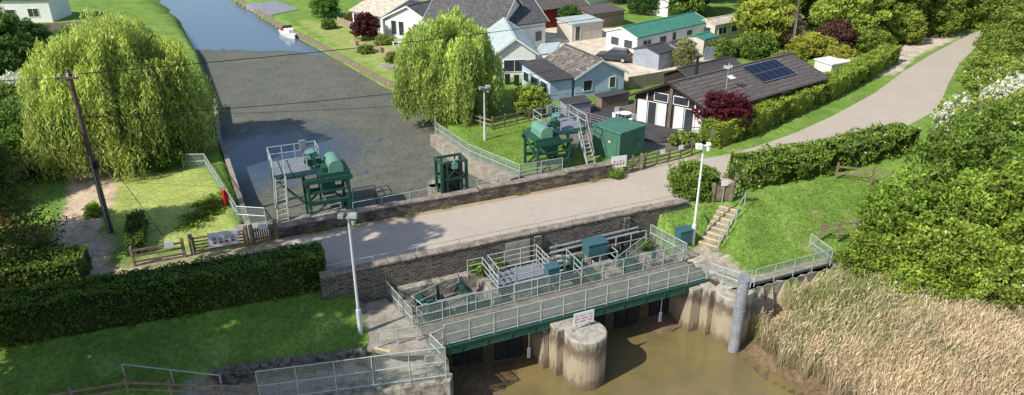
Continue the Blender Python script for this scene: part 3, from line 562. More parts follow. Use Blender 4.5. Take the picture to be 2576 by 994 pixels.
P=scatter(120000,-28,40,25,60,lambda x,y,z:(((st(x,y)[0]>25.8)&(st(x,y)[1]<-.6)&(st(x,y)[1]>-7.2)&(st(x,y)[0]<42)&~((np.abs(-(x-13.5)*.8+(y-43.4)*.6)<.95)&((x-13.5)*.6+(y-43.4)*.8<4)))|((st(x,y)[0]<1.6)&(((x-HA[0])*HN[0]+(y-HA[1])*HN[1])<-.1)&(((x+15.3)*(-.242)+(y-30.3)*.970>.2)|(x<-17))&(z>-2.7)&(sd(RIVER,x,y)>.4)))|((st(x,y)[0]>23.0)&(st(x,y)[0]<27)&(st(x,y)[1]<-.4)&(st(x,y)[1]>-2.5)))
f=np.clip(.5+.6*wob(P[:,0],P[:,1]),0,1)[:,None]; cc=np.array([.15,.205,.045])*f+np.array([.10,.15,.032])*(1-f)
foliage_obj('long_grass',[blades(P,.22,.03,cc,.45)],'long green grass on the banks','grass')['kind']='stuff'
P=scatter(22000,-5,15,50,66,lambda x,y,z:(sd([(-5.5,63),(-1,66),(4,60),(7,57),(6,56),(1.5,53.5),(-.5,53.5)],x,y)<0))
foliage_obj('long_grass',[blades(P,.16,.035,(.15,.21,.045),.4)],'green grass of the lock side lawn','grass')['kind']='stuff'
ss=rng.uniform(-1,23,2600); tt_=6.5-np.abs(rng.normal(0,.08,2600)); kk=(np.sin(ss*2.1)+np.sin(ss*.83+1)+np.sin(ss*5.3)*.6)>.9; ss=ss[kk];tt_=tt_[kk]
P=np.stack([O[0]+ss*E[0]+tt_*NN[0],O[1]+ss*E[1]+tt_*NN[1],np.zeros(len(ss))+.02],1)
foliage_obj('weeds',[blades(P,.2,.04,(.15,.18,.05),.5)],'weeds growing along the foot of the parapet','weeds')['kind']='stuff'
# ------------------------------------------------------------------ railings/fences
def link(rt,name,me,loc=(0,0,0)):
    o=bpy.data.objects.new(name,me); COL.objects.link(o); o.parent=rt; o.matrix_parent_inverse=FR[rt.name]; o.location=loc; return o
def railing(pts,h,label,spacing=1.8,mesh=True,rails=(1.0,.5),name='metal_railing',m=None,r=.036,cat='railing',wire=.021,cell=.1):
    m=m or galv; p0=Vector(pts[0]); rt=root(name,p0,label,cat); pm=MB().cyl((0,0,-.05),(0,0,h),r,6).mesh('post',[m])
    pp=[Vector(p)-p0 for p in pts]; rl=MB(); wm=MB()
    for a,b in zip(pp[:-1],pp[1:]):
        d=b-a; n=max(1,round(d.length/spacing))
        for i in range(n+ (1 if b is pp[-1] else 0)): link(rt,'post',pm,a+d*(i/n))
        for k in rails: rl.cyl(a+Vector((0,0,h*k)),b+Vector((0,0,h*k)),r*.9,6)
        if mesh:
            L_=d.length; n=int(L_/cell); nrm=Vector((-d.y,d.x,0)).normalized(); u=d.normalized()*wire*.5
            z0,z1=.06,h-.04
            for i in range(1,n):
                q=a+d*(i/n); wm.add([q-u+Vector((0,0,z0)),q+u+Vector((0,0,z0)),q+u+Vector((0,0,z1)),q-u+Vector((0,0,z1))],[(0,1,2,3)])
            nz=int((z1-z0)/cell)
            for j in range(nz+1):
                z=z0+(z1-z0)*j/nz; wm.add([a+Vector((0,0,z-wire/2)),b+Vector((0,0,z-wire/2)),b+Vector((0,0,z+wire/2)),a+Vector((0,0,z+wire/2))],[(0,1,2,3)])
    part(rt,'rail',rl,m)
    if mesh: part(rt,'mesh_panel',wm,meshm)
    return rt
def timber_fence(pts,h,label,spacing=1.8,rails=(.3,.6,.9),name='timber_fence',pw=.14):
    p0=Vector(pts[0]); rt=root(name,p0,label,'fence'); pm=MB().box(-pw/2,pw/2,-pw/2,pw/2,-.2,h+.08).mesh('post',[wood])
    pp=[Vector(p)-p0 for p in pts]; rl=MB()
    for a,b in zip(pp[:-1],pp[1:]):
        d=b-a; n=max(1,round(d.length/spacing))
        for i in range(n+(1 if b is pp[-1] else 0)): link(rt,'post',pm,a+d*(i/n))
        for k in rails: rl.beam(a+Vector((0,-.07,h*k)),b+Vector((0,-.07,h*k+random.uniform(-.02,.02))),.05,.13)
    part(rt,'rail',rl,wood); return rt
def gate(a,b,h,label,pick=False):
    a=Vector(a);b=Vector(b); rt=root('timber_gate',a,label,'gate'); d=b-a; u=d.normalized()
    pm=MB().box(-.1,.1,-.1,.1,-.2,h+.25).mesh('post',[wood]); link(rt,'post',pm); link(rt,'post',pm,d)
    mb=MB(); A=u*.15;Bv=d-u*.15
    if pick:
        n=int(d.length/.16)
        for i in range(n+1):
            q=A+(Bv-A)*(i/n); mb.beam(q+Vector((0,0,.05)),q+Vector((0,0,h+random.uniform(-.03,.03))),.1,.03)
        for z in(.3,h-.25): mb.beam(A+Vector((0,.05,z)),Bv+Vector((0,.05,z)),.04,.09)
    else:
        for z in(.2,.42,.64,.86,1.1): mb.beam(A+Vector((0,0,z)),Bv+Vector((0,0,z)),.04,.09)
        mb.beam(A+Vector((0,-.03,.2)),Bv+Vector((0,-.03,1.1)),.04,.09); mb.beam(A+Vector((0,0,.15)),A+Vector((0,0,1.2)),.07,.07); mb.beam(Bv+Vector((0,0,.15)),Bv+Vector((0,0,1.2)),.07,.07)
    part(rt,'gate_leaf',mb,wood); return rt
def sign(o,ex,w,h,label,icons=True,z=0,red2=False):
    rt=root('sign_board',o,label,'sign',ex=ex); part(rt,'board',MB().box(-w/2,w/2,-.02,.02,z,z+h),signw)
    mb=MB(); y=-.026
    if icons:
        n=4
        for i in range(n):
            x=-w*.36+i*w*.2; s_=w*.06
            mb.add([(x,y,z+h*.46),(x+2*s_,y,z+h*.46),(x+s_,y,z+h*.46+2*s_)] if i%2 else [(x,y,z+h*.46),(x+2*s_,y,z+h*.46),(x+2*s_,y,z+h*.46+2*s_),(x,y,z+h*.46+2*s_)],[(0,1,2) if i%2 else (0,1,2,3)],1)
            mb.add([(x,y,z+h*.22),(x+2*s_,y,z+h*.22),(x+2*s_,y,z+h*.38),(x,y,z+h*.38)],[(0,1,2,3)],0)
    if red2:
        for r_,zz in((0,.66),(1,.40),(1,.16)):
            n=11
            for i in range(n):
                if (i*7+int(zz*10))%5==0: continue
                x=-w*.44+i*w*.08; mb.add([(x,y,z+h*zz),(x+w*.05,y,z+h*zz),(x+w*.05,y,z+h*(zz+.11)),(x,y,z+h*(zz+.11))],[(0,1,2,3)],0 if r_ else 1)
    if mb.v: part(rt,'printing',mb,[signr,signg])
    return rt
# bridge walls ---------------------------------------------------------
def bwall(name,s0,s1,t0,t1,z0,z1,m,label,cop=None,cat='wall',cz=.13):
    rt=root(name,B(s0,t0,0),label,cat,ex=E); part(rt,'wall',MB().box(0,s1-s0,0,t1-t0,z0,z1),m)
    if cop:
        mb=MB(); x=0
        while x<s1-s0-.2:
            l=min(random.uniform(.7,1.1),s1-s0-x); j=random.uniform(-.03,.03); mb.box(x+.008,x+l-.008,-.07+j,t1-t0+.07+j,z1+.002,z1+cz+random.uniform(-.03,.03)); x+=l
        part(rt,'coping',mb,cop,bevel=.04)
    return rt
w=bwall('bridge_parapet_wall',-.2,25.4,-.35,.15,-2.6,.45,brickm,'long dark brick bridge wall with stone coping',coping,cz=.16)
for s0,s1 in((13.4,13.9),(20.2,20.6)): part(w,'buttress',MB().box(s0+.2,s1+.2,-.18,-.003,-2.5,.3),brickm)
part(w,'stone_panel',MB().box(11.6,13.3,-.06,-.002,-1.6,.2),concrete)
part(w,'ledge',MB().box(4.4,11.5,-.55,-.004,-2.5,-1.15),lichen,bevel=.04)
part(w,'ledge',MB().box(14.4,20.1,-.4,-.004,-2.5,-1.45),lichen,bevel=.04)
railing([B(.3,.3,0),B(25,.3,0)],.85,'low galvanised handrail along the road edge',spacing=2.6,mesh=False,rails=(1.0,),name='metal_handrail',r=.03)
bwall('roadside_parapet_wall',-2.2,2.6,6.6,7.15,-1.5,.7,brick2,'brown brick parapet with concrete top beside the sluice',coping)
bwall('roadside_parapet_wall',2.62,12.4,6.6,7.1,-2.5,.8,brick2,'long brown brick parapet wall along the lane',coping)
bwall('roadside_parapet_wall',12.42,19.4,6.58,7.1,-2.5,.92,brick2,'brown brick parapet wall with mossy coping',coping)
bwall('roadside_parapet_wall',19.42,23.4,6.6,7.15,-2.5,1.05,brick2,'taller end of the brick parapet wall',coping)
structure('sluice_abutment',MB().prism([B2(-4.2,7.17),B2(3.2,7.17),B2(3.2,9.2),B2(-4.2,9.6)],-2.2,.06),concrete,'concrete slab beside the sluice')
structure('sluice_abutment',MB().prism([B2(14.8,7.17),B2(24,7.17),B2(24,9.6),B2(17.5,9.6),B2(14.8,9.0)],-2.2,.08),concrete,'concrete slab under the sluice gear')
mb=MB(); mb.prism([B2(9.9,7.12),B2(12.4,7.12),B2(12.4,11.2),B2(9.9,11.2)],-2.4,-.1); mb.cyl((B2(11.15,11.2)+(-2.4,)),(B2(11.15,11.2)+(-.1,)),1.25,16)
single('concrete_pier',mb,lichen,'weathered concrete pier in the canal','pier')
mb=MB()
cp_=CANAL[1:10]
for a,b in zip(cp_[:-1],cp_[1:]): mb.beam((*a,-.35),(*b,-.35),.22,.75)
single('timber_bank_edging',mb,wood,'weathered timber boards edging the canal bank','bank edging')
mb=MB(); mb.prism([(-7.4,61.0),(-6.4,61.3),(-3.0,55.6),(1.3,50.9),(.3,50.2),(-4.0,55.0)],-2.2,.08); single('lock_side_wall',mb,concrete,'pale concrete retaining wall beside the canal','wall')
mb=MB()
lb=[(-17.6,42.6),(-19.9,47.5),(-24.5,57),(-26.5,61),(-31,72)]
for a,b in zip(lb[:-1],lb[1:]): mb.beam((*a,-.9),(*b,-.9),.35,2.0)
single('canal_side_wall',mb,concrete,'concrete wall edging the canal below the lawn','wall')
railing([(-26.4,53.2,0),(-24.6,53.3,0),(-18.6,43.6,0),(-16.6,43.2,.06)],1.2,'grey mesh security railing beside the canal lawn',spacing=1.7)
railing([(-6.9,61.2,.08),(-3.6,55.6,.08),(.6,51.1,.08),(4,52.5,.08)],1.1,'grey mesh railing along the lock side wall',spacing=1.7)
railing([(-7.3,65.0,0),(-6.9,61.2,0)],1.1,'short galvanised railing at the lock side corner',spacing=1.3)
railing([B(3.4,7.3,.75),B(9.4,7.3,.85)],.55,'low green painted handrail above the parapet',spacing=2,mesh=False,rails=(1.0,),name='metal_handrail',r=.028)
railing([B(3.5,7.6,-.2),B(3.9,9.6,-.2),B(5.5,9.6,-.2)],1.5,'green painted guard rail over the water',spacing=1.8,mesh=False,rails=(1.0,.5),m=green)
railing([B(-3.6,7.3,.06),B(2.6,7.3,.78)],.7,'galvanised rail beside the sluice steps',spacing=2,mesh=False,rails=(1.0,.5))
railing([B(12.5,7.4,.8),B(17.6,7.6,.8)],.6,'galvanised rail above the parapet wall',spacing=1.6,mesh=False,rails=(1.0,.5))
def torus(Rr,r,n=20,m=8):
    mb=MB();vs=[];fs=[]
    for i in range(n):
        for j in range(m):
            a=2*math.pi*i/n;b=2*math.pi*j/m; vs.append(((Rr+r*math.cos(b))*math.cos(a),r*math.sin(b),(Rr+r*math.cos(b))*math.sin(a)))
    for i in range(n):
        for j in range(m): fs.append((i*m+j,((i+1)%n)*m+j,((i+1)%n)*m+(j+1)%m,i*m+(j+1)%m))
    mb.add(vs,fs); return mb
rt=root('lifebuoy',(-20.35,46.2,.75),'red lifebuoy in housing hanging on the canal railing','lifebuoy',ex=(-.52,.85)); part(rt,'ring',torus(.36,.12),red,smooth=True); part(rt,'holder',MB().box(-.5,.5,.13,.17,-.55,.55),red)
# chamber --------------------------------------------------------------
structure('sluice_chamber_floor',MB().prism([B2(3.6,-3.9),B2(23.2,-3.9),B2(23.2,-.36),B2(3.6,-.36)],-2.7,-2.15),deckm,'concrete floor of the sluice chamber')
rt=root('footbridge',B(4.4,-6.4,-1.8),'green steel footbridge with grey walkway','footbridge',ex=E)
part(rt,'deck',MB().box(0,18.4,.06,2.44,-.12,0),deckm)
mb=MB(); mb.box(0,18.4,-.06,.055,-.55,-.02); mb.box(0,18.4,2.445,2.56,-.55,-.02); mb.box(0,18.4,-.12,-.062,-.1,-.02); mb.box(0,18.4,-.12,-.062,-.58,-.52)
for i in range(13): mb.box(.2+i*1.49,.26+i*1.49,-.12,-.062,-.51,-.11)
for i in range(10): mb.box(i*2,i*2+.12,.06,2.44,-.5,-.13)
part(rt,'girder',mb,green)
railing([B(4.4,-3.95,-1.8),B(22.6,-3.95,-1.8)],1.25,'galvanised mesh railing on the chamber side of the footbridge',spacing=1.5,rails=(1.0,.52,.06),wire=.026)
railing([B(5.2,-6.38,-1.8),B(22.7,-6.38,-1.8)],1.35,'galvanised mesh railing on the river side of the footbridge',spacing=1.5,rails=(1.0,.52,.06),wire=.032)
railing([B(3.6,-.3,-1.9),B(4.1,-4.0,-1.8)],1.2,'mesh railing at the end of the sluice chamber',spacing=1.7)
railing([B(22.3,-.6,-1.8),B(22.9,-3.9,-1.8)],1.25,'mesh railing at the end of the sluice chamber',spacing=1.2)
railing([B(22.8,-6.38,-1.8),B(23.7,-8.2,-1.8),B(24.6,-8.3,-1.8)],1.15,'mesh railing turning onto the pier top',spacing=1.2)
railing([B(24.9,-8.3,-1.8),B(31.2,-8.3,-1.8),B(31.4,-6.2,-1.7)],1.2,'mesh railing on the lichened wing wall',spacing=1.5)
railing([B(5.1,-6.4,-1.8),(-4.4,31.7,-1.9),(-3.6,30.7,-2.0)],1.2,'mesh railing around the footbridge corner',spacing=1.1)
railing([(-3.5,30.6,-2.75),(-12.8,28.75,-2.85)],2.0,'tall mesh railing above the river wing wall',spacing=1.8,rails=(1.0,.55,.1))
railing([(-7.3,32.0,-1.9),(-5.2,32.6,-1.9)],1.1,'low galvanised guard rail on the landing',spacing=1.1,mesh=False,rails=(1.0,.5))
railing([(-19.8,29.4,-2.1),(-14.7,28.9,-2.4)],1.2,'plain galvanised handrail above the steps',spacing=2.5,mesh=False,rails=(1.0,))
timber_fence([(-24,27.2,-2.2),(-19.3,28.6,-2.2),(-13,28.9,-2.7)],1.0,'weathered timber post and rail fence by the steps',spacing=2.2,rails=(.45,.85))
gl='galvanised guard rail inside the sluice chamber'
railing([B(4.6,-2.2,-2.1),B(8,-.9,-2.1)],1.2,gl,spacing=1.6,mesh=False,rails=(1,.5))
railing([B(4.6,-2.2,-2.1),B(4.9,-3.3,-2.1),B(8.2,-3.3,-2.1)],1.2,gl,spacing=1.6,mesh=False,rails=(1,.5))
railing([B(8.6,-.9,-1.3),B(9.6,-.9,-1.3),B(9.6,-3.4,-1.3)],1.2,gl,spacing=1.2,mesh=False,rails=(1,.66,.33))
railing([B(10,-.8,-1.4),B(13.4,-.8,-1.4),B(13.4,-2.6,-1.4),B(10,-2.6,-1.4),B(10,-.8,-1.4)],1.3,'galvanised cage railing around the gate platform',spacing=1.1,mesh=False,rails=(1,.72,.44,.16))
railing([B(10.6,-3.5,-2.0),B(13.0,-3.5,-2.0),B(13.6,-2.8,-2.0)],1.2,gl,spacing=1.2,mesh=True,rails=(1,.5))
railing([B(13.8,-1.2,-1.9),B(15.4,-1.2,-1.9),B(15.4,-3.2,-1.9)],1.2,'galvanised guard rail beside the teal cabinets',spacing=1.2,mesh=False,rails=(1,.66,.33))
railing([B(15.8,-2.6,-1.9),B(18.4,-2.6,-1.9),B(18.4,-.9,-1.9)],1.1,gl,spacing=1.2,mesh=False,rails=(1,.5))
railing([B(18,-3.1,-2.1),B(21.6,-1.2,-2.1)],1.2,gl,spacing=1.5,mesh=True,rails=(1,.5))
railing([B(19.4,-.8,-1.9),B(21.8,-.8,-1.9)],1.1,gl,spacing=1.2,mesh=False,rails=(1,.5))
for s0,s1,t0,t1,z0,z1 in((5.2,5.45,-3.6,-.5,-2.1,-1.7),(5.2,5.5,-3.5,-3.25,-1.6,-.7),(7.0,9.2,-3.3,-3.1,-2.1,-1.7),(7.9,8.1,-2.9,-.6,-2.1,-1.6),(9.9,13.5,-2.75,-2.6,-1.8,-1.42),(16.2,16.4,-3.6,-.6,-2.1,-1.6),(19,19.2,-3.6,-.8,-2.1,-1.7),(12.2,12.7,-3.2,-3.0,-2.1,-1.4),(20.6,20.8,-3.5,-3.3,-2.1,-.9),(6.3,6.5,-1.6,-1.4,-2.1,-1.0),(15.2,15.4,-2.2,-2.0,-2.1,-.8)):
    single('sluice_gate_beam',MB().box(s0,s1,t0,t1,z0,z1).box(s0-.05,s1+.05,t0,t1,z1+.002,z1+.03),green,'green painted steel beam of the tidal gates','beam',o=(O[0],O[1],0),ang=BA,group='steel beams of the tidal gates')
single('gate_platform',MB().box(9.95,13.45,-2.58,-.75,-1.5,-1.42),grating,'grey grating platform over the tidal gate','platform',o=(O[0],O[1],0),ang=BA)
rt=root('access_ladder',B(13.7,-3.6,-2.1),'teal steel access ladder inside the sluice chamber','ladder',ex=E)
for x in(0,.6): part(rt,'stringer',MB().beam((x,0,0),(x+.5,1.9,1.5),.06,.14),teal)
for i in range(7): part(rt,'rung',MB().box(.04+i*.07,.56+i*.07,.2+i*.26,.36+i*.26,.17+i*.21,.2+i*.21),galv)
for s0,s1,t0,t1,z1 in((3.9,5.0,-3.6,-.6,-1.85),(9.2,9.8,-3.6,-.6,-1.35),(13.75,14.6,-3.7,-.6,-1.7),(17.2,18.4,-3.7,-.6,-1.75),(20.4,22,-3.6,-2.2,-1.6)):
    single('concrete_plinth',MB().box(s0,s1,t0,t1,-2.2,z1),lichen,'weathered concrete wall dividing the sluice chamber','plinth',o=(O[0],O[1],0),ang=BA,bevel=.04,group='concrete plinths of the sluice chamber')
for s0,s1 in((5.6,6.9),(10.1,13.3),(14.8,16.1),(18.5,20.3)):  # black sheets on the floor stand in for the darkness of open voids
    single('gate_slot_dark',MB().box(s0,s1,-3.4 if s0!=10.1 else -2.6,-.8,-2.147,-2.12),black,'flat black sheet painting the darkness of an open gate slot','gate slot',o=(O[0],O[1],0),ang=BA,group='painted dark slots of the chamber')
for i in range(16):
    s=random.uniform(5,22); t=random.uniform(-3.6,-.7); a=random.uniform(-.5,.5); L_=random.uniform(.4,1.3)
    single('steel_bar' ,MB().beam((s,t,-2.05),(s+L_*math.cos(a),min(-.6,max(-3.7,t+L_*math.sin(a))),-2.0+random.uniform(0,.5)),.07,.09),random.choice([pipe,green,galv,mudm]),'rusty steel bar lying in the sluice chamber','bar',o=(O[0],O[1],0),ang=BA,group='loose steel bars in the chamber')
for k,z in((0,-.7),(1,-1.0)):
    single('steel_pipe',MB().cyl((14.5,-.55-.1*k,z),(21.3,-.5-.1*k,z+.1),.09,10).box(15,15.1,-.6,-.36,z-.1,z+.1),pipe,'grey steel pipe fixed along the brick wall','pipe',o=(O[0],O[1],0),ang=BA,group='pipes on the brick wall')
def cabinet(s,t,z,w,d,h,label,lift=.5):
    rt=root('control_cabinet',B(s,t,z),label,'cabinet',ex=E,group='teal control cabinets')
    part(rt,'body',MB().box(-w/2,w/2,-d/2,d/2,lift,lift+h),teal,bevel=.03); part(rt,'lid',MB().box(-w/2-.06,w/2+.06,-d/2-.06,d/2+.06,lift+h+.003,lift+h+.07),teal)
    for x in(-w/2+.08,w/2-.08): part(rt,'leg',MB().box(x-.04,x+.04,-.05,.05,-.05,lift-.002),galv)
    part(rt,'door',MB().box(-w/2+.07,w/2-.07,-d/2-.02,-d/2-.002,lift+.08,lift+h-.08),teal)
cabinet(17.3,-1.5,-1.9,1.4,.9,.85,'large teal control cabinet on a stand',.7); cabinet(13.3,-3.2,-2.1,.8,.6,.8,'small teal control cabinet in the chamber',.9); cabinet(23.9,-2.2,-1.8,1.0,.7,1.0,'teal cabinet beside the white lamp post',.3)
# piers
pw_=bpy.data.materials.new('stained_pier_concrete'); pw_.use_nodes=True; nt=pw_.node_tree;N=nt.nodes;L=nt.links; bs=N['Principled BSDF']; bs.inputs['Roughness'].default_value=.9
tc=N.new('ShaderNodeTexCoord'); sx=N.new('ShaderNodeSeparateXYZ'); L.new(tc.outputs['Object'],sx.inputs[0])
nz=N.new('ShaderNodeTexNoise'); nz.inputs['Scale'].default_value=2.6; nz.inputs['Detail'].default_value=9; nz.inputs['Roughness'].default_value=.75; mp=N.new('ShaderNodeMapping'); mp.inputs['Scale'].default_value=(1,1,.4); L.new(tc.outputs['Object'],mp.inputs[0]); L.new(mp.outputs[0],nz.inputs['Vector'])
ad=N.new('ShaderNodeMath'); ad.operation='MULTIPLY_ADD'; L.new(nz.outputs['Fac'],ad.inputs[0]); ad.inputs[1].default_value=3.2; L.new(sx.outputs[2],ad.inputs[2])
cr=N.new('ShaderNodeValToRGB'); mr=N.new('ShaderNodeMapRange'); mr.inputs[1].default_value=1.8; mr.inputs[2].default_value=5.8; L.new(ad.outputs[0],mr.inputs[0]); L.new(mr.outputs[0],cr.inputs[0])
els=cr.color_ramp.elements; els[0].position=0; els[0].color=(.13,.09,.05,1); els[1].position=1; els[1].color=(.46,.43,.37,1)
for p,c in((.22,(.20,.15,.09,1)),(.34,(.36,.29,.20,1)),(.58,(.38,.32,.235,1)),(.70,(.20,.155,.11,1)),(.80,(.13,.10,.075,1)),(.90,(.34,.30,.25,1))):
    e_=els.new(p); e_.color=c
L.new(cr.outputs[0],bs.inputs['Base Color']); bp=N.new('ShaderNodeBump'); bp.inputs['Strength'].default_value=.6; bp.inputs['Distance'].default_value=.06; L.new(nz.outputs['Fac'],bp.inputs['Height']); L.new(bp.outputs[0],bs.inputs['Normal'])
pierw=pw_
def roundpier(s,t,r,ztop,label,body):
    rt=root('concrete_pier',B(s,t,-6),label,'pier',ex=E)
    mb=MB(); n=28; prof=[(0,r*1.02),(ztop+6-.25,r),(ztop+6-.06,r),(ztop+6,r*.95)]
    vs=[(math.cos(2*math.pi*i/n)*q,math.sin(2*math.pi*i/n)*q,z) for z,q in prof for i in range(n)]
    fs=[(j*n+i,j*n+(i+1)%n,(j+1)*n+(i+1)%n,(j+1)*n+i) for j in range(3) for i in range(n)]+[tuple(range(3*n,4*n))]
    mb.add(vs,fs); part(rt,'nose',mb,pierw,smooth=False)
    for b in body: part(rt,'pier_body',MB().box(*b),pierw,bevel=.05)
roundpier(13.1,-8.0,1.22,-2.0,'round nosed concrete pier carrying the footbridge',[(-1.5,.9,.7,4.2,0,3.95),(-1.9,-1.52,1.6,4.2,0,3.5)])
roundpier(23.6,-8.1,1.15,-1.9,'rounded concrete pier at the river bank',[(-1.4,1.0,.6,4.2,0,4.0),(-2.2,-1.42,1.3,4.2,0,3.9)])
rt=sign(B(13.1,-7.7,-2.0),E,1.3,.75,'white sign with red printing on the river pier',icons=False,z=.35,red2=True)
for x in(-.42,.42): part(rt,'leg',MB().box(x-.035,x+.035,0.03,.07,0,.9),galv)
mb=MB(); mb.prism([(-3.2,31.0),(-3.3,30.3),(-13,28.3),(-45,24),(-45,25.2),(-13,29.3),(-4.0,31.6)],-6,-2.78); 
single('river_wing_wall',mb,lichen,'lichened concrete river wall under the railing','wall')
single('landing_wall',MB().prism([(-3.4,31.2),(-4.2,31.6),B2(4.0,-6.7),B2(4.2,-3.7),B2(5.2,-3.7),B2(5.0,-6.6)],-6,-2.0),lichen,'lichened concrete wall under the footbridge landing','wall')
single('river_wing_wall',MB().prism([B2(23.2,-8.45),B2(31.5,-8.55),B2(31.5,-8.05),B2(23.2,-7.9)],-6,-1.85),lichen,'lichened concrete wing wall above the reeds','wall')
single('bridge_abutment_wall',MB().prism([B2(22.9,-8.3),B2(23.6,-8.3),B2(23.6,-3.6),B2(22.9,-3.6)],-6,-1.95),mudm,'dark wet abutment wall under the footbridge','wall')
single('sluice_headwall',MB().prism([B2(4.0,-4.5),B2(22.8,-4.5),B2(22.8,-3.95),B2(4.0,-3.95)],-6,-2.45),mudm,'dark wet wall with gates under the footbridge','wall')
for s in (7.2,9.8,15.6,18.2,20.8): single('flap_gate',MB().box(s-.9,s+.9,-4.62,-4.52,-5.4,-3.0).box(s-.05,s+.05,-4.7,-4.62,-5,-2.9),black,'dark timber tidal flap gate under the footbridge','gate',o=(O[0],O[1],0),ang=BA,group='tidal flap gates')
for s in(10.2,19.3): single('gauge_board',MB().box(s-.09,s+.09,-6.6,-6.55,-4.0,-3.3).box(s-.015,s+.015,-6.58,-6.56,-3.3,-2.3),pipe,'small grey float hanging below the footbridge','gauge',o=(O[0],O[1],0),ang=BA)
single('steel_pile',MB().cyl((0,0,-1.2),(0,0,5.1),.34,20).cyl((0,0,5.1),(0,0,5.22),.38,20).cyl((0,0,3.0),(0,0,3.12),.37,20),pipe,'tall grey steel mooring pile standing in mud','pile',o=(13.75,36.4,-5.3),smooth=False)
mb=MB(); a=Vector((-15.6,30.1));b=Vector((-8.0,32.0)); 
for i in range(260):
    k=random.random(); p=a.lerp(b,k); z=-2.75+random.random()*.95; r=random.uniform(.1,.2); x=p.x+random.uniform(-.12,.12); y=p.y+random.uniform(-.25,.1)
    mb.box(x-r,x+r,y-r*.8,y+r*.8,z-r*.5,z+r*.5)
mb.beam((a.x,a.y+.12,-2.35),(b.x,b.y+.12,-2.35),.4,.85)
single('rubble_wall',mb,stonem,'low rubble stone retaining wall beside the path','wall',bevel=.03)
structure('path',MB().prism([B2(1.9,-.4),B2(3.5,-.4),B2(4.4,-3.9),B2(4.4,-6.4),(-4.2,31.6),(-6.5,31.5),(-7.9,31.9),B2(1.6,-4)],-2.0,-1.82),concrete,'concrete path to the footbridge')
single('step_edging',MB().prism([(-7.5,31.9),(-6.6,31.6),(-6.55,31.72),(-7.45,32.02)],-1.815,-1.79),yellow,'yellow painted step edge','step edge')
# steps right
rt=root('concrete_steps',(13.5,43.4,-1.8),'concrete steps with yellow nosings down the grass bank','steps',ex=(.60,.80)); n=8
for i in range(n):
    x0=i*.46; part(rt,'tread',MB().box(x0,x0+.46,-.7,.7,-.4,.2+i*.215),concrete); part(rt,'nosing',MB().box(x0-.012,x0+.12,-.68,.68,.2+i*.215-.05,.2+i*.215+.006),yellow)
railing([(14.1,42.9,-1.8),(16.6,46.2,0)],1.0,'galvanised handrail beside the bank steps',spacing=1.8,mesh=False,rails=(1,))
timber_fence([(15.9,47.0,0),(16.7,49.0,0)],1.3,'timber fence at the top of the steps',spacing=1.3)
rt=gate((14.5,46.9,0),(15.8,47.0,0),1.2,'dark gate at the top of the steps',pick=True)
timber_fence([(25.2,51.2,-.1),(27.6,50.4,-.1),(28.8,49.9,-.2)],1.3,'weathered timber fence running into the bushes',spacing=1.7,rails=(.45,.85))
timber_fence([(21.2,43.6,-1.2),(23.6,43.6,-1.0)],1.1,'short timber fence beside the wing wall',spacing=1.5,rails=(.5,.9))
timber_fence([(-22.9,37.7,0),(-20.3,38.8,0)],1.25,'timber post and rail fence beside the lawn gate',spacing=2.7,rails=(.25,.55,.85))
gate((-19.9,39.1,0),(-16.9,40.3,0),1.15,'weathered five bar timber gate with sign')
gate((-16.6,40.4,0),(-15.3,41.2,0),1.15,'weathered timber picket gate',pick=True)
sign((-18.1,39.65,0),(.93,.37),1.75,1.0,'white warning sign with red symbols on the gate',z=.35)
sign((-20.9,38.35,0),(.93,.37),.5,.38,'small white notice on the fence',icons=False,z=.95)
sign((-15.9,40.6,0),(.93,.37),.5,.38,'small white notice on the picket gate',icons=False,z=1.0)
timber_fence([(9.6,52.9,0),(10.7,53.4,0),(14.0,55.3,0),(15.1,56.2,0)],1.15,'timber post and rail fence beside the green kiosk',spacing=1.5)
gate((8.9,52.2,0),(10.3,52.9,0),1.15,'timber gate beside the white sign')
rt=sign((8.3,51.6,0),(.95,.31),1.3,.95,'white warning sign with red symbols on the parapet end',z=.75)
for x in(-.46,.46): part(rt,'leg',MB().box(x-.04,x+.04,.03,.09,0,1.2),wood)
sign((12.2,54.1,0),(.9,.4),.45,.35,'small white notice on the timber fence',icons=False,z=.9); sign((13.9,55.1,0),(.9,.4),.45,.35,'small white notice on the timber fence',icons=False,z=.9)
rt=sign((15.2,46.8,0),(.97,.2),.5,.4,'small white notice on a post by the steps',icons=False,z=1.3); part(rt,'post',MB().box(-.03,.03,.03,.08,0,1.5),galv)
def lamp(o,h,label,kind,ex=(1,0)):
    rt=root('lamp_post',o,label,'lamp post',ex=ex)
    m=white if kind==0 else pale
    part(rt,'post',MB().cyl((0,0,1.6),(0,0,h),.085,12,.065),m); part(rt,'base',MB().cyl((0,0,-.2),(0,0,1.6),.14,12),m)
    if kind==1:
        part(rt,'bracket',MB().box(-.45,.4,-.05,.05,h,h+.1).box(-.07,.07,-.3,.3,h+.1,h+.2),pipe)
        part(rt,'camera',MB().box(-.5,-.2,-.3,.1,h+.1,h+.32).cyl((.3,-.2,h-.25),(.3,-.2,h),.13,10),pipe,bevel=.03)
        part(rt,'floodlight',MB().box(.1,.5,-.35,-.05,h+.14,h+.4),galv,bevel=.03)
    else:
        part(rt,'bracket',MB().box(-.4,.4,-.04,.04,h,h+.08),white)
        part(rt,'floodlight',MB().box(-.55,-.15,-.3,.05,h-.15,h+.2),white,bevel=.03); part(rt,'camera',MB().cyl((.28,-.1,h-.3),(.28,-.1,h),.12,10).box(.15,.4,-.25,.1,h+.08,h+.25),white,bevel=.02)
lamp((-8.5,33.3,-1.8),7.2,'tall galvanised camera and lamp post beside the path',1)
lamp((12.5,43.7,-1.8),7.3,'tall white camera and lamp post beside the steps',0)
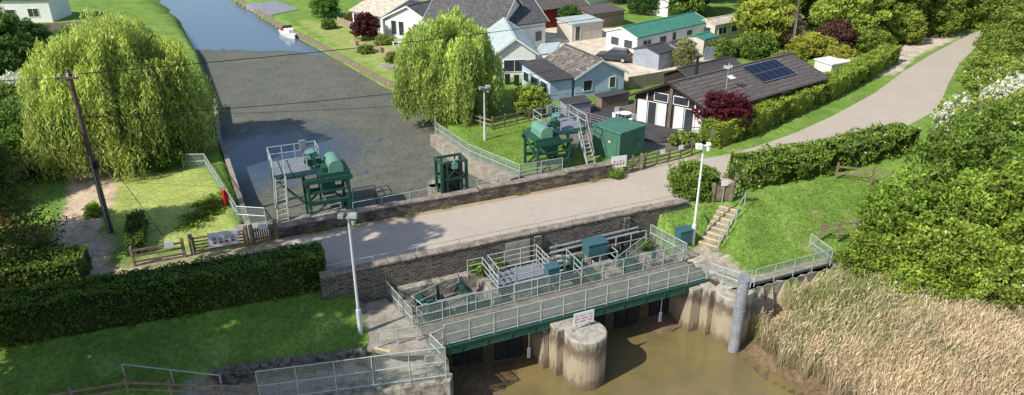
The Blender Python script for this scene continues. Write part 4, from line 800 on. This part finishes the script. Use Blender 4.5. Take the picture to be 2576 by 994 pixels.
lamp((-2.4,59.8,0),4.6,'white lamp post on the lock side lawn',1,ex=(.9,.4))
def tpole(o,h,label,arm=True):
    rt=root('telegraph_pole',o,label,'utility pole'); part(rt,'pole',MB().cyl((0,0,-.3),(0,0,h),.19,12,.13),polem)
    part(rt,'crossarm',MB().box(-.6,.6,-.2,-.1,h-.55,h-.42).beam((-.5,-.15,h-.6),(0,-.15,h-1.2),.05,.05),polem)
    for x in(-.5,0,.5): part(rt,'insulator',MB().cyl((x,-.15,h-.42),(x,-.15,h-.2),.05,8),white)
    part(rt,'equipment_box',MB().box(.15,.38,-.2,.05,h*.42,h*.46),black); part(rt,'cable_guard',MB().cyl((.02,-.2,0),(.02,-.2,h*.5),.04,6),galv)
    part(rt,'notice',MB().box(-.1,.1,-.2,-.19,1.8,2.0),yellow)
tpole((-26.6,42.1,0),11.0,'tall timber electricity pole beside the farm track'); tpole((35.8,91.1,0),9.5,'timber electricity pole behind the garden shrubs')
def wire(a,b,sag,label,r=.02,n=24):
    a=Vector(a);b=Vector(b);mb=MB();pp=[a.lerp(b,i/n)-Vector((0,0,4*sag*(i/n)*(1-i/n))) for i in range(n+1)]
    for p,q in zip(pp[:-1],pp[1:]): mb.cyl(p-a,q-a,r,5)
    single('overhead_wire',mb,black,label,'wire',o=a,group='overhead wires')
wire((-26.6,42,10.7),(35.8,91,9.2),1.0,'black overhead wire between timber poles',.028)
wire((-26.6,42,8.0),(4.2,72.2,3.0),.6,'thin overhead cable to the blue house',.026)
wire((-26.4,42,8.0),(15,62.4,4.4),.5,'thin overhead cable to the cabin',.016)
wire((-26.6,42,10.5),(-60,48,9),.4,'black overhead wire leaving the pole')
wire((-26.5,42,7.3),(-22.9,41.6,0),0,'thin steel stay wire of the pole',.018,2)
rt=root('equipment_kiosk',(8.75,54.5,0),'green metal equipment kiosk beside the sluice','kiosk',ex=(.76,.65),ey=(-.66,.75))
part(rt,'body',MB().box(0,3.1,0,3.0,-.1,2.35),kgreen,bevel=.03); part(rt,'roof',MB().box(-.08,3.18,-.08,3.08,2.353,2.55),kgreen,bevel=.05)
part(rt,'vent',MB().box(1.9,2.5,-.12,-.002,.9,1.4),kgreen)
part(rt,'door',MB().box(-.03,-.002,.3,1.5,.1,2.1),kgreen); part(rt,'door',MB().box(-.03,-.002,1.55,2.75,.1,2.1),kgreen); part(rt,'label_plate',MB().box(-.045,-.031,1.0,1.2,1.4,1.6),yellow)
# ---------------------------------------------------------------- sluice machines
def sluice(o,ex,ey,label,stair=True,PZ=2.85):
    rt=root('sluice_winch',o,label,'sluice machine',ex=ex,ey=ey)
    mb=MB()
    for x in(.35,3.1):
        for y in(.2,2.6): mb.box(x-.09,x+.09,y-.09,y+.09,-1.4,2.5)
        mb.beam((x,.2,1.1),(x,2.6,2.4),.1,.1); mb.beam((x,.2,2.4),(x,2.6,1.1),.1,.1)
    for y in(.2,2.6): mb.box(.1,3.4,y-.12,y+.12,2.3,2.6); mb.box(.3,3.2,y-.08,y+.08,.7,.95); mb.box(.3,3.2,y-.06,y+.06,1.55,1.7); mb.beam((.35,y,-.2),(1.7,y,.9),.12,.12); mb.beam((3.1,y,-.2),(1.8,y,.9),.12,.12)
    mb.box(1.3,2.2,.3,2.5,1.3,2.2); mb.box(-1.7,.3,1.1,1.25,PZ-.3,PZ-.1); mb.box(-1.7,.3,4.1,4.25,PZ-.3,PZ-.1); mb.box(-1.75,-1.6,1.1,4.25,PZ-.3,PZ-.1)
    for x,y in((-1.6,4.1),(1.6,4.1)): mb.box(x-.07,x+.07,y-.07,y+.07,-1.4,PZ-.3)
    mb.beam((-1.6,1.2,PZ-.2),(.3,.3,.6),.12,.12)
    part(rt,'frame',mb,green)
    part(rt,'platform',MB().box(-1.7,1.7,1.2,4.2,PZ-.1,PZ),grating); part(rt,'toe_plate',MB().box(-1.72,1.72,1.16,1.2,PZ-.25,PZ+.12),teal); part(rt,'toe_plate',MB().box(-1.74,-1.7,1.16,4.2,PZ-.25,PZ+.12),teal)
    n=10; prof=[(-.5,0)]+[(-.5*math.cos(math.pi*i/n),.40+.45*math.sin(math.pi*i/n)) for i in range(n+1)]+[(.5,0)]
    k=len(prof); mbh=MB(); vs=[(2.35+a,y,2.9+b) for y in(.2,2.1) for a,b in prof]
    mbh.add(vs,[tuple(range(k))[::-1],tuple(range(k,2*k))]+[(i,(i+1)%k,k+(i+1)%k,k+i) for i in range(k)]); part(rt,'winch_housing',mbh,ltgreen)
    part(rt,'gearbox',MB().box(1.2,3.3,.2,2.6,2.603,2.88).box(.6,1.25,1.3,1.9,3.2,3.65).box(1.45,1.8,.5,2.0,2.885,3.25).cyl((.45,1.6,3.4),(1.6,1.6,3.4),.17,10),green)
    part(rt,'actuator',MB().cyl((.9,1.6,2.6),(.9,1.6,4.1),.12,10).cyl((.9,1.6,4.1),(.9,1.6,4.18),.36,14).box(1.0,1.5,1.4,1.8,3.75,4.0),ltgreen)
    zr=(PZ+.55,PZ+1.1)
    pts=[(-1.66,1.24),(-1.66,4.16),(.2,4.16),(1.66,4.16)]; mb=MB()
    for a,b in zip(pts[:-1],pts[1:]):
        for z in zr: mb.cyl((*a,z),(*b,z),.035,6)
    for z in zr: mb.cyl((-.9,1.24,z),(.6,1.24,z),.035,6); mb.cyl((1.66,4.16,z),(1.66,2.6,z),.035,6)
    mb.cyl((-1.66,1.24,zr[1]),(-1.95,.2,1.0),.035,6); mb.cyl((-.9,1.24,zr[1]),(-1.2,.2,1.0),.035,6)
    part(rt,'handrail',mb,galv)
    pm=MB().cyl((0,0,PZ),(0,0,zr[1]),.035,6).mesh('handrail_post',[galv])
    for a in pts+[(-1.66,2.7),(-.7,4.16),(-.9,1.24),(.6,1.24),(1.66,2.6)]: link(rt,'handrail_post',pm,(0,0,0)).matrix_parent_inverse=FR[rt.name]@Matrix.Translation((a[0],a[1],0))
    mb=MB()
    for x in(0,.7): mb.beam((-1.62+x,1.2,PZ-.1),(-1.95+x,-.1,.05),.06,.18)
    part(rt,'ladder',mb,galv)
    n=9
    for i in range(n):
        f=i/n+.05; x0=-1.6-.33*f; y0=1.2-1.3*f; z=PZ-.1-(PZ-.15)*f
        part(rt,'ladder_tread',MB().box(x0,x0+.64,y0-.1,y0+.12,z-.02,z+.02).box(x0+.02,x0+.3,y0-.125,y0-.099,z-.03,z+.03,1).box(x0+.4,x0+.62,y0-.125,y0-.099,z-.03,z+.03,1),[pipe,yellow])
    part(rt,'control_panel',MB().box(.45,.9,3.1,3.3,PZ+.9,PZ+1.65).box(.63,.72,3.15,3.25,PZ,PZ+.9),pipe,bevel=.03)
    return rt
sluice(B(.5,9.0,0),E,NN,'green sluice winch with railed platform and ladder')
sluice(B(21.5,9.3,0),(-E[0],-E[1]),NN,'green sluice winch with platform beside the kiosk')
rt=root('sluice_gate_frame',B(11.1,8.4,-.1),'green steel gate frame on the canal pier','sluice gate',ex=E)
mb=MB()
for x in(-.95,.95):
    for y in(0,1.3): mb.box(x-.1,x+.1,y-.1,y+.1,0,2.8)
    for y in(0,1.3): mb.box(x*.55-.05,x*.55+.05,y-.05,y+.05,.3,2.65)
for y in(0,1.3):
    for z in(.2,1.35,2.65): mb.box(-.95,.95,y-.07,y+.07,z,z+.16)
for x in(-.95,.95): mb.beam((x,0,2.7),(x,1.3,2.7),.16,.16); mb.beam((x,0,1.4),(x,1.3,1.4),.1,.1)
mb.beam((-.5,-.1,1.6),(.5,-.1,2.6),.06,.06); mb.beam((.5,-.1,1.6),(-.5,-.1,2.6),.06,.06)
part(rt,'frame',mb,green); part(rt,'gate_leaf',MB().box(-.84,.84,.5,.6,.1,2.6),black); part(rt,'stop_board',MB().box(-1.3,1.3,-.5,.3,0,.25),galv); part(rt,'gearbox',MB().box(-.2,.2,-.3,-.12,2.3,2.75).cyl((0,-.2,2.75),(0,-.2,3.0),.12,8),ltgreen)
# ---------------------------------------------------------------- houses
def house(name,o,ex,L_,W,h,hr,wm,rm,label,ey=None,cat='house',over=.35,wins=(),doors=(),ridge=None,fascia=None,flat=False,chim=None,z=0):
    rt=root(name,(o[0],o[1],z),label,cat,ex=ex,ey=ey)
    mb=MB(); c=W/2 if ridge is None else ridge
    if flat:
        mb.add([(0,0,-.3),(L_,0,-.3),(L_,W,-.3),(0,W,-.3),(0,0,h),(L_,0,h),(L_,W,hr),(0,W,hr)],[(0,1,5,4),(1,2,6,5),(2,3,7,6),(3,0,4,7),(4,5,6,7)])
        part(rt,'wall',mb,wm)
        g=(hr-h)/W
        rf=MB(); a=-over;b=W+over; z0=h+.01-g*over;z1=hr+.01+g*over
        rf.add([(a,a,z0),(L_-a,a,z0),(L_-a,b,z1),(a,b,z1),(a,a,z0+.14),(L_-a,a,z0+.14),(L_-a,b,z1+.14),(a,b,z1+.14)],[(0,3,2,1),(4,5,6,7),(0,1,5,4),(1,2,6,5),(2,3,7,6),(3,0,4,7)])
        part(rt,'roof',rf,rm)
    else:
        mb.add([(0,0,-.3),(0,W,-.3),(0,W,h),(0,c,hr),(0,0,h),(L_,0,-.3),(L_,W,-.3),(L_,W,h),(L_,c,hr),(L_,0,h)],[(0,1,2,3,4),(9,8,7,6,5),(0,4,9,5),(1,6,7,2),(4,3,8,9),(3,2,7,8)])
        part(rt,'wall',mb,wm)
        rf=MB()
        for y0,sg in((0,-1),(W,1)):
            run=abs(c-y0); g=(hr-h)/run; ye=y0+sg*over; ze=h-g*over
            q=[(-over,ye,ze+.01),(L_+over,ye,ze+.01),(L_+over,c,hr+.01),(-over,c,hr+.01)]
            rf.add(q+[(a,b,zz+.13) for a,b,zz in q],[(0,1,2,3),(4,5,6,7),(0,1,5,4),(1,2,6,5),(3,0,4,7)])
        part(rt,'roof',rf,rm)
        part(rt,'ridge_tile',MB().beam((-over,c,hr+.15),(L_+over,c,hr+.15),.28,.08),rm)
        if fascia:
            for x in(-over-.03,L_+over+.03):
                fb=MB()
                for y0,sg in((0,-1),(W,1)):
                    run=abs(c-y0); g=(hr-h)/run; fb.beam((x,y0+sg*over,h-g*over+.06),(x,c,hr+.06),.04,.2)
                part(rt,'fascia',fb,fascia)
    def opening(kind,side,u,zz,w_,h_,fm=white):
        mb=MB(); f=.06
        def bx(a0,a1,z0,z1,d0,d1,mi):
            if side=='y0': mb.box(a0,a1,-d1,-d0,z0,z1,mi)
            elif side=='y1': mb.box(a0,a1,W+d0,W+d1,z0,z1,mi)
            elif side=='x0': mb.box(-d1,-d0,a0,a1,z0,z1,mi)
            else: mb.box(L_+d0,L_+d1,a0,a1,z0,z1,mi)
        bx(u,u+w_,zz,zz+h_,.002,.03,1)
        for a,b,c_,d in((u-f,u,zz-f,zz+h_+f),(u+w_,u+w_+f,zz-f,zz+h_+f),(u,u+w_,zz+h_,zz+h_+f),(u,u+w_,zz-f,zz)): bx(a,b,c_,d,.002,.07,0)
        if w_>1.0 and kind!='panel': 
            n=int(w_/.8)
            for i in range(1,n+0): bx(u+w_*i/n-.03,u+w_*i/n+.03,zz,zz+h_,.031,.06,0)
        part(rt,'door' if kind!='window' else 'window',mb,[fm,creamdoor if kind=='panel' else glass])
    for w_ in wins: opening('window',*w_)
    for w_ in doors: opening(*w_)
    if chim: part(rt,'chimney',MB().box(chim[0]-.3,chim[0]+.3,c-.3,c+.3,hr-.4,hr+.9).cyl((chim[0],c,hr+.9),(chim[0],c,hr+1.2),.12,8),brick2)
    return rt
be=(.905,.425)
house('blue_house',(6.55,72.2),(-be[1],be[0]),7.4,6.0,2.25,3.75,bclad,slateold,'pale blue weatherboard bungalow with mossy slate roof',ey=be,fascia=white,wins=[('x0',1.0,.7,1.0,1.1),('x0',4.2,.7,.7,1.1)],over=.3)
house('house_extension',(3.9,71.0),be,2.55,6.6,2.2,2.6,bclad,felt,'pale blue lean-to extension with black felt roof',cat='house extension',flat=True,wins=[('x0',.6,.8,1.5,1.0),('x0',2.8,.8,1.5,1.0),('x0',4.9,.8,1.2,1.0)],over=.25)
ce=(.80,.60); cg=(-.80,.60)
rt=house('timber_cabin',(17.3,60.4),ce,17.5,7.2,2.7,4.4,dclad,browntile,'dark timber cabin with brown roof and glazed gable',ey=cg,over=.55,fascia=dclad,
  doors=[('panel','x0',.35,.1,.75,2.2),('door','x0',1.3,.1,.8,2.2),('panel','x0',2.3,.1,.8,2.2),('panel','x0',4.0,.1,.8,2.2),('door','x0',4.95,.1,.8,2.2),('panel','x0',6.0,.1,.8,2.2)],
  wins=[('y0',3,1.2,1.2,.9),('y0',7,1.2,1.2,.9),('y0',11,1.2,1.2,.9),('x0',1.9,2.55,1.4,.7),('x0',3.9,2.55,1.3,.7)])
for a,b,c_ in((.03,.2,2.6),(1.12,1.24,3.0),(3.42,3.72,4.1),(5.85,5.95,3.1),(7.0,7.18,2.6)): part(rt,'glazing_bar',MB().box(-.12,-.075,a,b,0,c_),greybrick if b-a>.15 else white)
g=(4.4-2.7)/3.6
def rp(x,y,dz=.2): return (x,y,2.7+g*y+dz)
mb=MB()
mb.add([rp(9.3,.9),rp(14.6,.9),rp(14.6,3.2),rp(9.3,3.2),rp(9.3,.9,.26),rp(14.6,.9,.26),rp(14.6,3.2,.26),rp(9.3,3.2,.26)],[(0,3,2,1),(4,5,6,7),(0,1,5,4),(1,2,6,5),(2,3,7,6),(3,0,4,7)])
part(rt,'solar_panel',mb,solar); mb=MB(); 
for x0,x1,y0,y1 in((9.28,14.62,2.03,2.06),(9.22,9.27,.85,3.25),(14.63,14.68,.85,3.25),(9.28,14.62,.85,.9),(9.28,14.62,3.2,3.25)): mb.add([rp(x0,y0,.275),rp(x1,y0,.275),rp(x1,y1,.275),rp(x0,y1,.275)],[(0,1,2,3)])
part(rt,'solar_panel_frame',mb,pipe); part(rt,'skylight',MB().add([rp(6.2,2.2,.2),rp(7.0,2.2,.2),rp(7.0,2.7,.2),rp(6.2,2.7,.2)],[(0,1,2,3)]),white)
part(rt,'television_aerial',MB().cyl((4.2,1.3,3.4),(4.2,1.3,6.0),.03,6).beam((3.9,1.3,5.6),(5.0,1.3,5.6),.03,.03).beam((3.9,1.0,5.6),(3.9,1.6,5.6),.02,.3).beam((4.4,1.1,5.6),(4.4,1.5,5.6),.02,.3),galv)
part(rt,'flue',MB().cyl((4.6,4.6,3.8),(4.6,4.6,5.9),.12,10).cyl((4.6,4.6,5.9),(4.6,4.6,6.05),.18,10),black)
house('cabin_annexe',(18.3,70.0),ce,8,4,2.4,3.3,dclad,felt,'low dark annexe behind the timber cabin',cat='house extension')
mb=MB(); mb.prism([(3.8,66.2),(10.6,60.0),(13.0,58.9),(16.8,59.8),(12.5,66.5),(9.5,70.0),(5,69.0)],0,.22); structure('decking',mb,darkdeck,'dark timber decking beside the cabin')
railing([(4.2,66.4,.22),(10.4,60.6,.22)],1.0,'dark metal deck railing beside the kiosk',spacing=1.5,mesh=False,rails=(1,.75,.5,.25),m=pipe,r=.025)
railing([(12.9,59.3,.22),(16.6,60.0,.22)],.9,'dark timber balustrade in front of the cabin',spacing=1.2,mesh=False,rails=(1,.66,.33),m=polem,r=.04)
house('garden_shed',(5.3,65.6),(.9,.42),2.6,1.4,1.3,1.5,gclad,felt,'low grey garden store on the decking',cat='shed',flat=True,over=.1)
house('garden_shed',(8.9,68.4),(.86,.5),3.4,1.0,1.2,1.25,wood,felt,'low timber store beside the blue house',cat='shed',flat=True,over=.1)
def table(o,label):
    rt=root('garden_table',o,label,'table'); part(rt,'top',MB().cyl((0,0,.7),(0,0,.75),.6,18),white); part(rt,'leg',MB().cyl((0,0,0),(0,0,.7),.06,8),white)
def chair(o,a,label,g=None):
    rt=root('garden_chair',o,label,'chair',ex=(math.cos(a),math.sin(a)),group='white garden chairs'); part(rt,'seat',MB().box(-.25,.25,-.25,.25,.4,.45),white); part(rt,'backrest',MB().box(-.25,.25,.25,.3,.45,.95),white)
    for x in(-.22,.22):
        for y in(-.22,.22): part(rt,'leg',MB().box(x-.02,x+.02,y-.02,y+.02,0,.398),white)
for (x,y,z) in((10.7,64.6,.22),(-14.6,95.5,0),(-12.6,92.5,0)):
    table((x,y,z),'round white garden table on a patio')
    for i in range(4): a=i*1.57+.5; chair((x+math.cos(a)*1.05,y+math.sin(a)*1.05,z),a-1.57,'white garden chair beside a round table')
house('white_bungalow',(-24.0,109.2),(.74,-.67),7.2,11,2.5,4.2,wclad,creamroof,'white bungalow with cream roof beside the canal',ey=(.67,.74),fascia=white,ridge=5,wins=[('y0',.4,.8,1.3,1.3),('y0',2.0,.8,1.3,1.3),('y0',3.6,.8,1.3,1.3),('y0',5.3,.8,1.4,1.3),('x0',1,.8,1.5,1.2),('x0',4,.8,1.5,1.2)])
house('white_bungalow',(-18.0,102.6),(.55,.83),9.5,9.0,2.6,4.6,wrender,slate,'white bungalow with dark slate roof and gable window',ey=(.83,-.55),fascia=white,wins=[('x0',1.2,.5,.9,1.9),('x0',2.6,.5,.9,1.9),('x0',5.2,.5,1.2,1.8),('x0',7,.5,1.2,1.8)])
house('white_house',(-11.5,96.5),(.915,-.40),11.0,8.5,3.6,6.6,wrender,slate,'large white house with dark slate roof',ey=(.40,.915),fascia=white,wins=[('y0',7.5,.8,1.0,1.4),('x1',2,.8,1.2,1.4),('x1',4.6,2.6,.9,1.1),('x1',6.4,.8,1.0,1.4)],chim=(3,))
house('white_house',(-1.2,93.2),(.86,.5),6.6,8,3.4,5.8,wrender,slate,'white rendered house wing with grey slate roof',fascia=white,wins=[('y0',2,.8,1.2,1.3),('y0',5,.8,1.0,1.3)])
house('white_cottage',(-1.9,80.0),(-.12,.993),11.5,4.6,2.9,4.5,wrender,palegreen,'white cottage with pale sheet metal roof',ey=(.993,.12),fascia=white,wins=[('x0',1.0,.8,2.4,1.3),('x0',3.7,.8,.6,1.2),('y1',2,.8,1.6,1.2),('y1',6,.8,1.6,1.2)])
house('white_porch',(2.6,82.0),(.2,.98),5,2.2,2.3,2.6,wrender,palegreen,'low white porch with flat pale roof',ey=(.98,-.2),cat='house extension',flat=True,over=.15,wins=[('y1',.8,.8,1.4,1.0)])
house('garden_shed',(8.3,99.1),(.86,.5),5.2,3.8,2.3,2.5,cream,palegreen,'cream garden shed with flat roof',cat='shed',flat=True,over=.15,doors=[('door','y0',.5,.1,.8,1.9)])
house('static_caravan',(15.8,90.2),(.745,.667),15.5,5.6,2.4,3.25,wclad,greenroof,'long white static caravan with green ridged roof',ey=(-.6,.8),cat='static caravan',over=.15,fascia=white,wins=[('y0',1.2,1.0,1.6,.9),('y0',4.6,1.0,1.4,.9),('y0',10.5,1.0,1.2,.9),('x0',.8,.9,1.4,1.0),('x0',3.2,.9,1.4,1.0)],doors=[('door','y0',7.3,.2,.8,1.9)])
house('static_caravan',(27.8,98.6),(.80,.60),9.2,3.4,2.3,2.8,cream,creamroof,'beige static caravan with a shallow roof',cat='static caravan',over=.12,wins=[('y0',.8,1.0,1.7,.9),('y0',3.6,1.0,1.3,.9),('y0',6.6,1.0,1.3,.9),('x0',.7,.9,1.8,1.0)])
house('garden_shed',(17.4,83.8),(.72,.69),3.2,3.8,1.9,2.4,gclad,felt,'grey timber shed beside the parking yard',cat='shed',over=.15)
house('garden_shed',(20.6,87.2),(.72,.69),3.4,3.0,1.8,2.2,gclad,slate,'pale grey shed with dark roof beside the yard',cat='shed',over=.15)
house('garden_shed',(24.6,91.5),(.72,.69),3.0,2.6,1.9,2.2,cream,greenroof,'small beige shed with green roof',cat='shed',over=.15)
house('red_barn',(4.2,107.5),(.84,.54),8.5,6,2.9,4.4,redclad,browntile,'dark red timber barn with brown roof',cat='barn',fascia=white,wins=[('x0',2,.8,1.2,1.2)])
house('garden_shed',(12.0,107.2),(.84,.54),6,4,2.2,2.6,wood,browntile,'brown timber outbuilding beside the red barn',cat='shed',flat=True,over=.2)
house('white_chalet',(25.0,116.8),(.72,.69),10,6,2.6,3.6,wclad,palegreen,'white chalet with pale roof among trees',fascia=white,wins=[('y0',1.5,.9,1.6,1.1),('y0',5.5,.9,1.6,1.1),('x0',2,.9,1.5,1.1)])
house('white_chalet',(12,127),(.8,.6),9,7,2.6,4,wrender,slate,'white chalet with grey roof behind the barn',fascia=white,wins=[('x0',2,.9,1.5,1.1)])
house('white_house',(-12,117),(.8,-.6),10,8,2.7,4.6,wrender,slate,'white bungalow with grey roof near the canal',fascia=white,wins=[('x0',2,.9,1.5,1.1),('y0',2,.8,2,1.2)])
house('white_house',(-80,112),(.93,.1),9,7,3.6,5.2,wrender,slate,'white two storey house across the canal',fascia=white,wins=[('y0',2,.9,1.5,1.1),('y0',5.5,.9,1.6,1.2)])
house('garden_shed',(37.3,82.2),(.88,.47),4.6,2.4,1.0,1.1,white,white,'low white flat roofed garden store by the hedge',cat='shed',flat=True,over=.15)
def panel_fence(a,b,h,label,m):
    a=Vector((*a,0));b=Vector((*b,0)); single('panel_fence',MB().beam((0,0,h/2),(b-a)+Vector((0,0,h/2)),.06,h),m,label,'fence',o=a)
panel_fence((12.6,75.6),(19.5,79.5),1.4,'timber board fence behind the blue house',cf); panel_fence((19.5,79.5),(26,82.5),1.2,'timber board fence beside the sheds',cf)
panel_fence((24,88.5),(33,93),1.6,'grey board fence beside the caravans',gclad); panel_fence((-22,97.5),(-12,88),.7,'low woven fence in the canal garden',cf); panel_fence((-12,88),(-4,78),.7,'low woven fence in the canal garden',cf); panel_fence((-70,104),(-58,108),1.4,'timber board fence across the canal',cf); panel_fence((-27,112),(-21,104),1.0,'low timber fence in the canal garden',cf)
timber_fence([(-1.8,62.5,0),(2.8,65.8,0)],1.2,'timber post and rail fence beside the lock lawn',spacing=1.4)
timber_fence([(-6.4,66.4,0),(-1.8,62.5,0)],1.0,'low timber fence at the lawn edge',spacing=1.6,rails=(.5,.9))
structure('patio',MB().prism([(-16.5,98),(-11.5,95),(-10.5,90),(-14,91)],-.1,.03),patio,'stone patio in the canal garden')
structure('jetty',MB().prism([(-47,129),(-42.4,132),(-36.2,123.6),(-39.3,118.4)],-.9,.1),greyboard,'grey boarded landing beside the canal')
for (x,y) in((-12.6,79.8),(-10.2,77.2),(-16.4,85)):
    single('garden_landing',MB().box(-1.3,1.3,-.8,.8,-.8,.06),concrete,'small paved landing at the canal edge','landing',o=(x+1.5,y+.6,0),ang=-.95)
for (x,y) in((-.5,77.8),(.5,77.4),(1.5,77)):
    rt=root('wheelie_bin',(x,y,0),'black wheelie bin beside the cottage','bin',group='wheelie bins beside the cottage'); part(rt,'body',MB().box(-.28,.28,-.32,.32,.05,1.0),black,bevel=.03); part(rt,'lid',MB().box(-.31,.31,-.36,.36,1.003,1.08),black)
def car(o,ex):
    rt=root('parked_car',o,'dark grey estate car parked on pale gravel','car',ex=ex)
    def body(prof,w0,w1,zc):
        mb=MB();n=len(prof);vs=[]
        for y in(-1,1):
            for x,z in prof: vs.append((x,y*(w0 if z<zc else w1),z))
        mb.add(vs,[tuple(range(n)),tuple(range(n,2*n))[::-1]]+[(i,n+i,n+(i+1)%n,(i+1)%n) for i in range(n)]); return mb
    part(rt,'body',body([(-2.2,.3),(-2.25,.75),(-2.1,1.0),(-1.9,1.05),(1.0,1.0),(1.9,.88),(2.2,.7),(2.22,.3)],.92,.9,.9),carpaint,bevel=.06)
    part(rt,'window',body([(-1.95,1.055),(-1.6,1.5),(.25,1.5),(1.05,1.01)],.83,.70,1.3),glass,bevel=.04)
    part(rt,'roof',body([(-1.7,1.5),(-1.5,1.58),(.1,1.57),(.35,1.5)],.68,.64,1.53),carpaint,bevel=.03)
    for x in(-1.35,1.4):
        for y in(-.86,.86):
            part(rt,'wheel',MB().cyl((x,y-.11,.33),(x,y+.11,.33),.34,18),black)
            sgn=1 if y>0 else -1; part(rt,'rim',MB().cyl((x,y+sgn*.112,.33),(x,y+sgn*.13,.33),.2,12),galv)
    for y in(-.7,.7): part(rt,'tail_light',MB().box(-2.27,-2.2,y-.15,y+.15,.75,.95),red)
    part(rt,'number_plate',MB().box(-2.27,-2.24,-.26,.26,.5,.62),yellow)
car((12.7,88.4,.02),(-.93,.36))
rt=root('motor_boat',(-33.4,107.6,-1.0),'small white cabin boat moored at the canal bank','boat',ex=(.56,-.83))
st_=[(-2.4,.85),(-1.2,1.0),(.6,1.0),(1.8,.6),(2.6,.04)]; mb=MB(); vs=[]
for x,w_ in st_: vs+=[(x,-w_*.75,-.15),(x,-w_,.6),(x,w_,.6),(x,w_*.75,-.15)]
fs=[]; 
for i in range(4): 
    for j in range(3): fs.append((4*i+j,4*i+j+1,4*i+4+j+1,4*i+4+j))
fs.append((0,3,2,1)); mb.add(vs,fs); part(rt,'hull',mb,white); part(rt,'cabin',MB().prism([(-.2,-.7),(1.3,-.45),(1.3,.45),(-.2,.7)],.61,1.15),white,bevel=.08); part(rt,'windscreen',MB().add([(-.2,-.7,1.16),(-.2,.7,1.16),(-.5,.65,1.5),(-.5,-.65,1.5)],[(0,1,2,3)]),glass); part(rt,'seat',MB().box(-1.9,-1.3,-.7,.7,.62,.9),red); part(rt,'outboard_motor',MB().box(-2.75,-2.42,-.15,.15,.1,.95),black,bevel=.04)
# ---------------------------------------------------------------- light & camera
w=bpy.data.worlds.new('World'); scene.world=w; w.use_nodes=True; nt=w.node_tree
sky=nt.nodes.new('ShaderNodeTexSky'); sky.sky_type='NISHITA'; sky.sun_disc=False
EL=42; sd_=Vector((-.80,-.60,0)).normalized()
sky.sun_elevation=R(EL); sky.sun_rotation=math.atan2(sd_.x,sd_.y)
bgn=nt.nodes['Background']; bgn.inputs[1].default_value=.15; nt.links.new(sky.outputs[0],bgn.inputs[0])
sl=bpy.data.lights.new('sun','SUN'); sl.energy=5; sl.angle=R(.5); sl.color=(1,.95,.85)
so=bpy.data.objects.new('sun',sl); COL.objects.link(so); d=Vector((-sd_.x*math.cos(R(EL)),-sd_.y*math.cos(R(EL)),-math.sin(R(EL)))); so.rotation_euler=d.to_track_quat('-Z','Y').to_euler(); so.location=(-40,-30,60)
cam=bpy.data.cameras.new('camera'); cam.sensor_width=36; cam.lens=25.155; cam.clip_end=3000
co=bpy.data.objects.new('camera',cam); COL.objects.link(co); co.location=(0,0,22); co.rotation_euler=(R(90-24.8),0,0); scene.camera=co
scene.view_settings.view_transform='Standard'
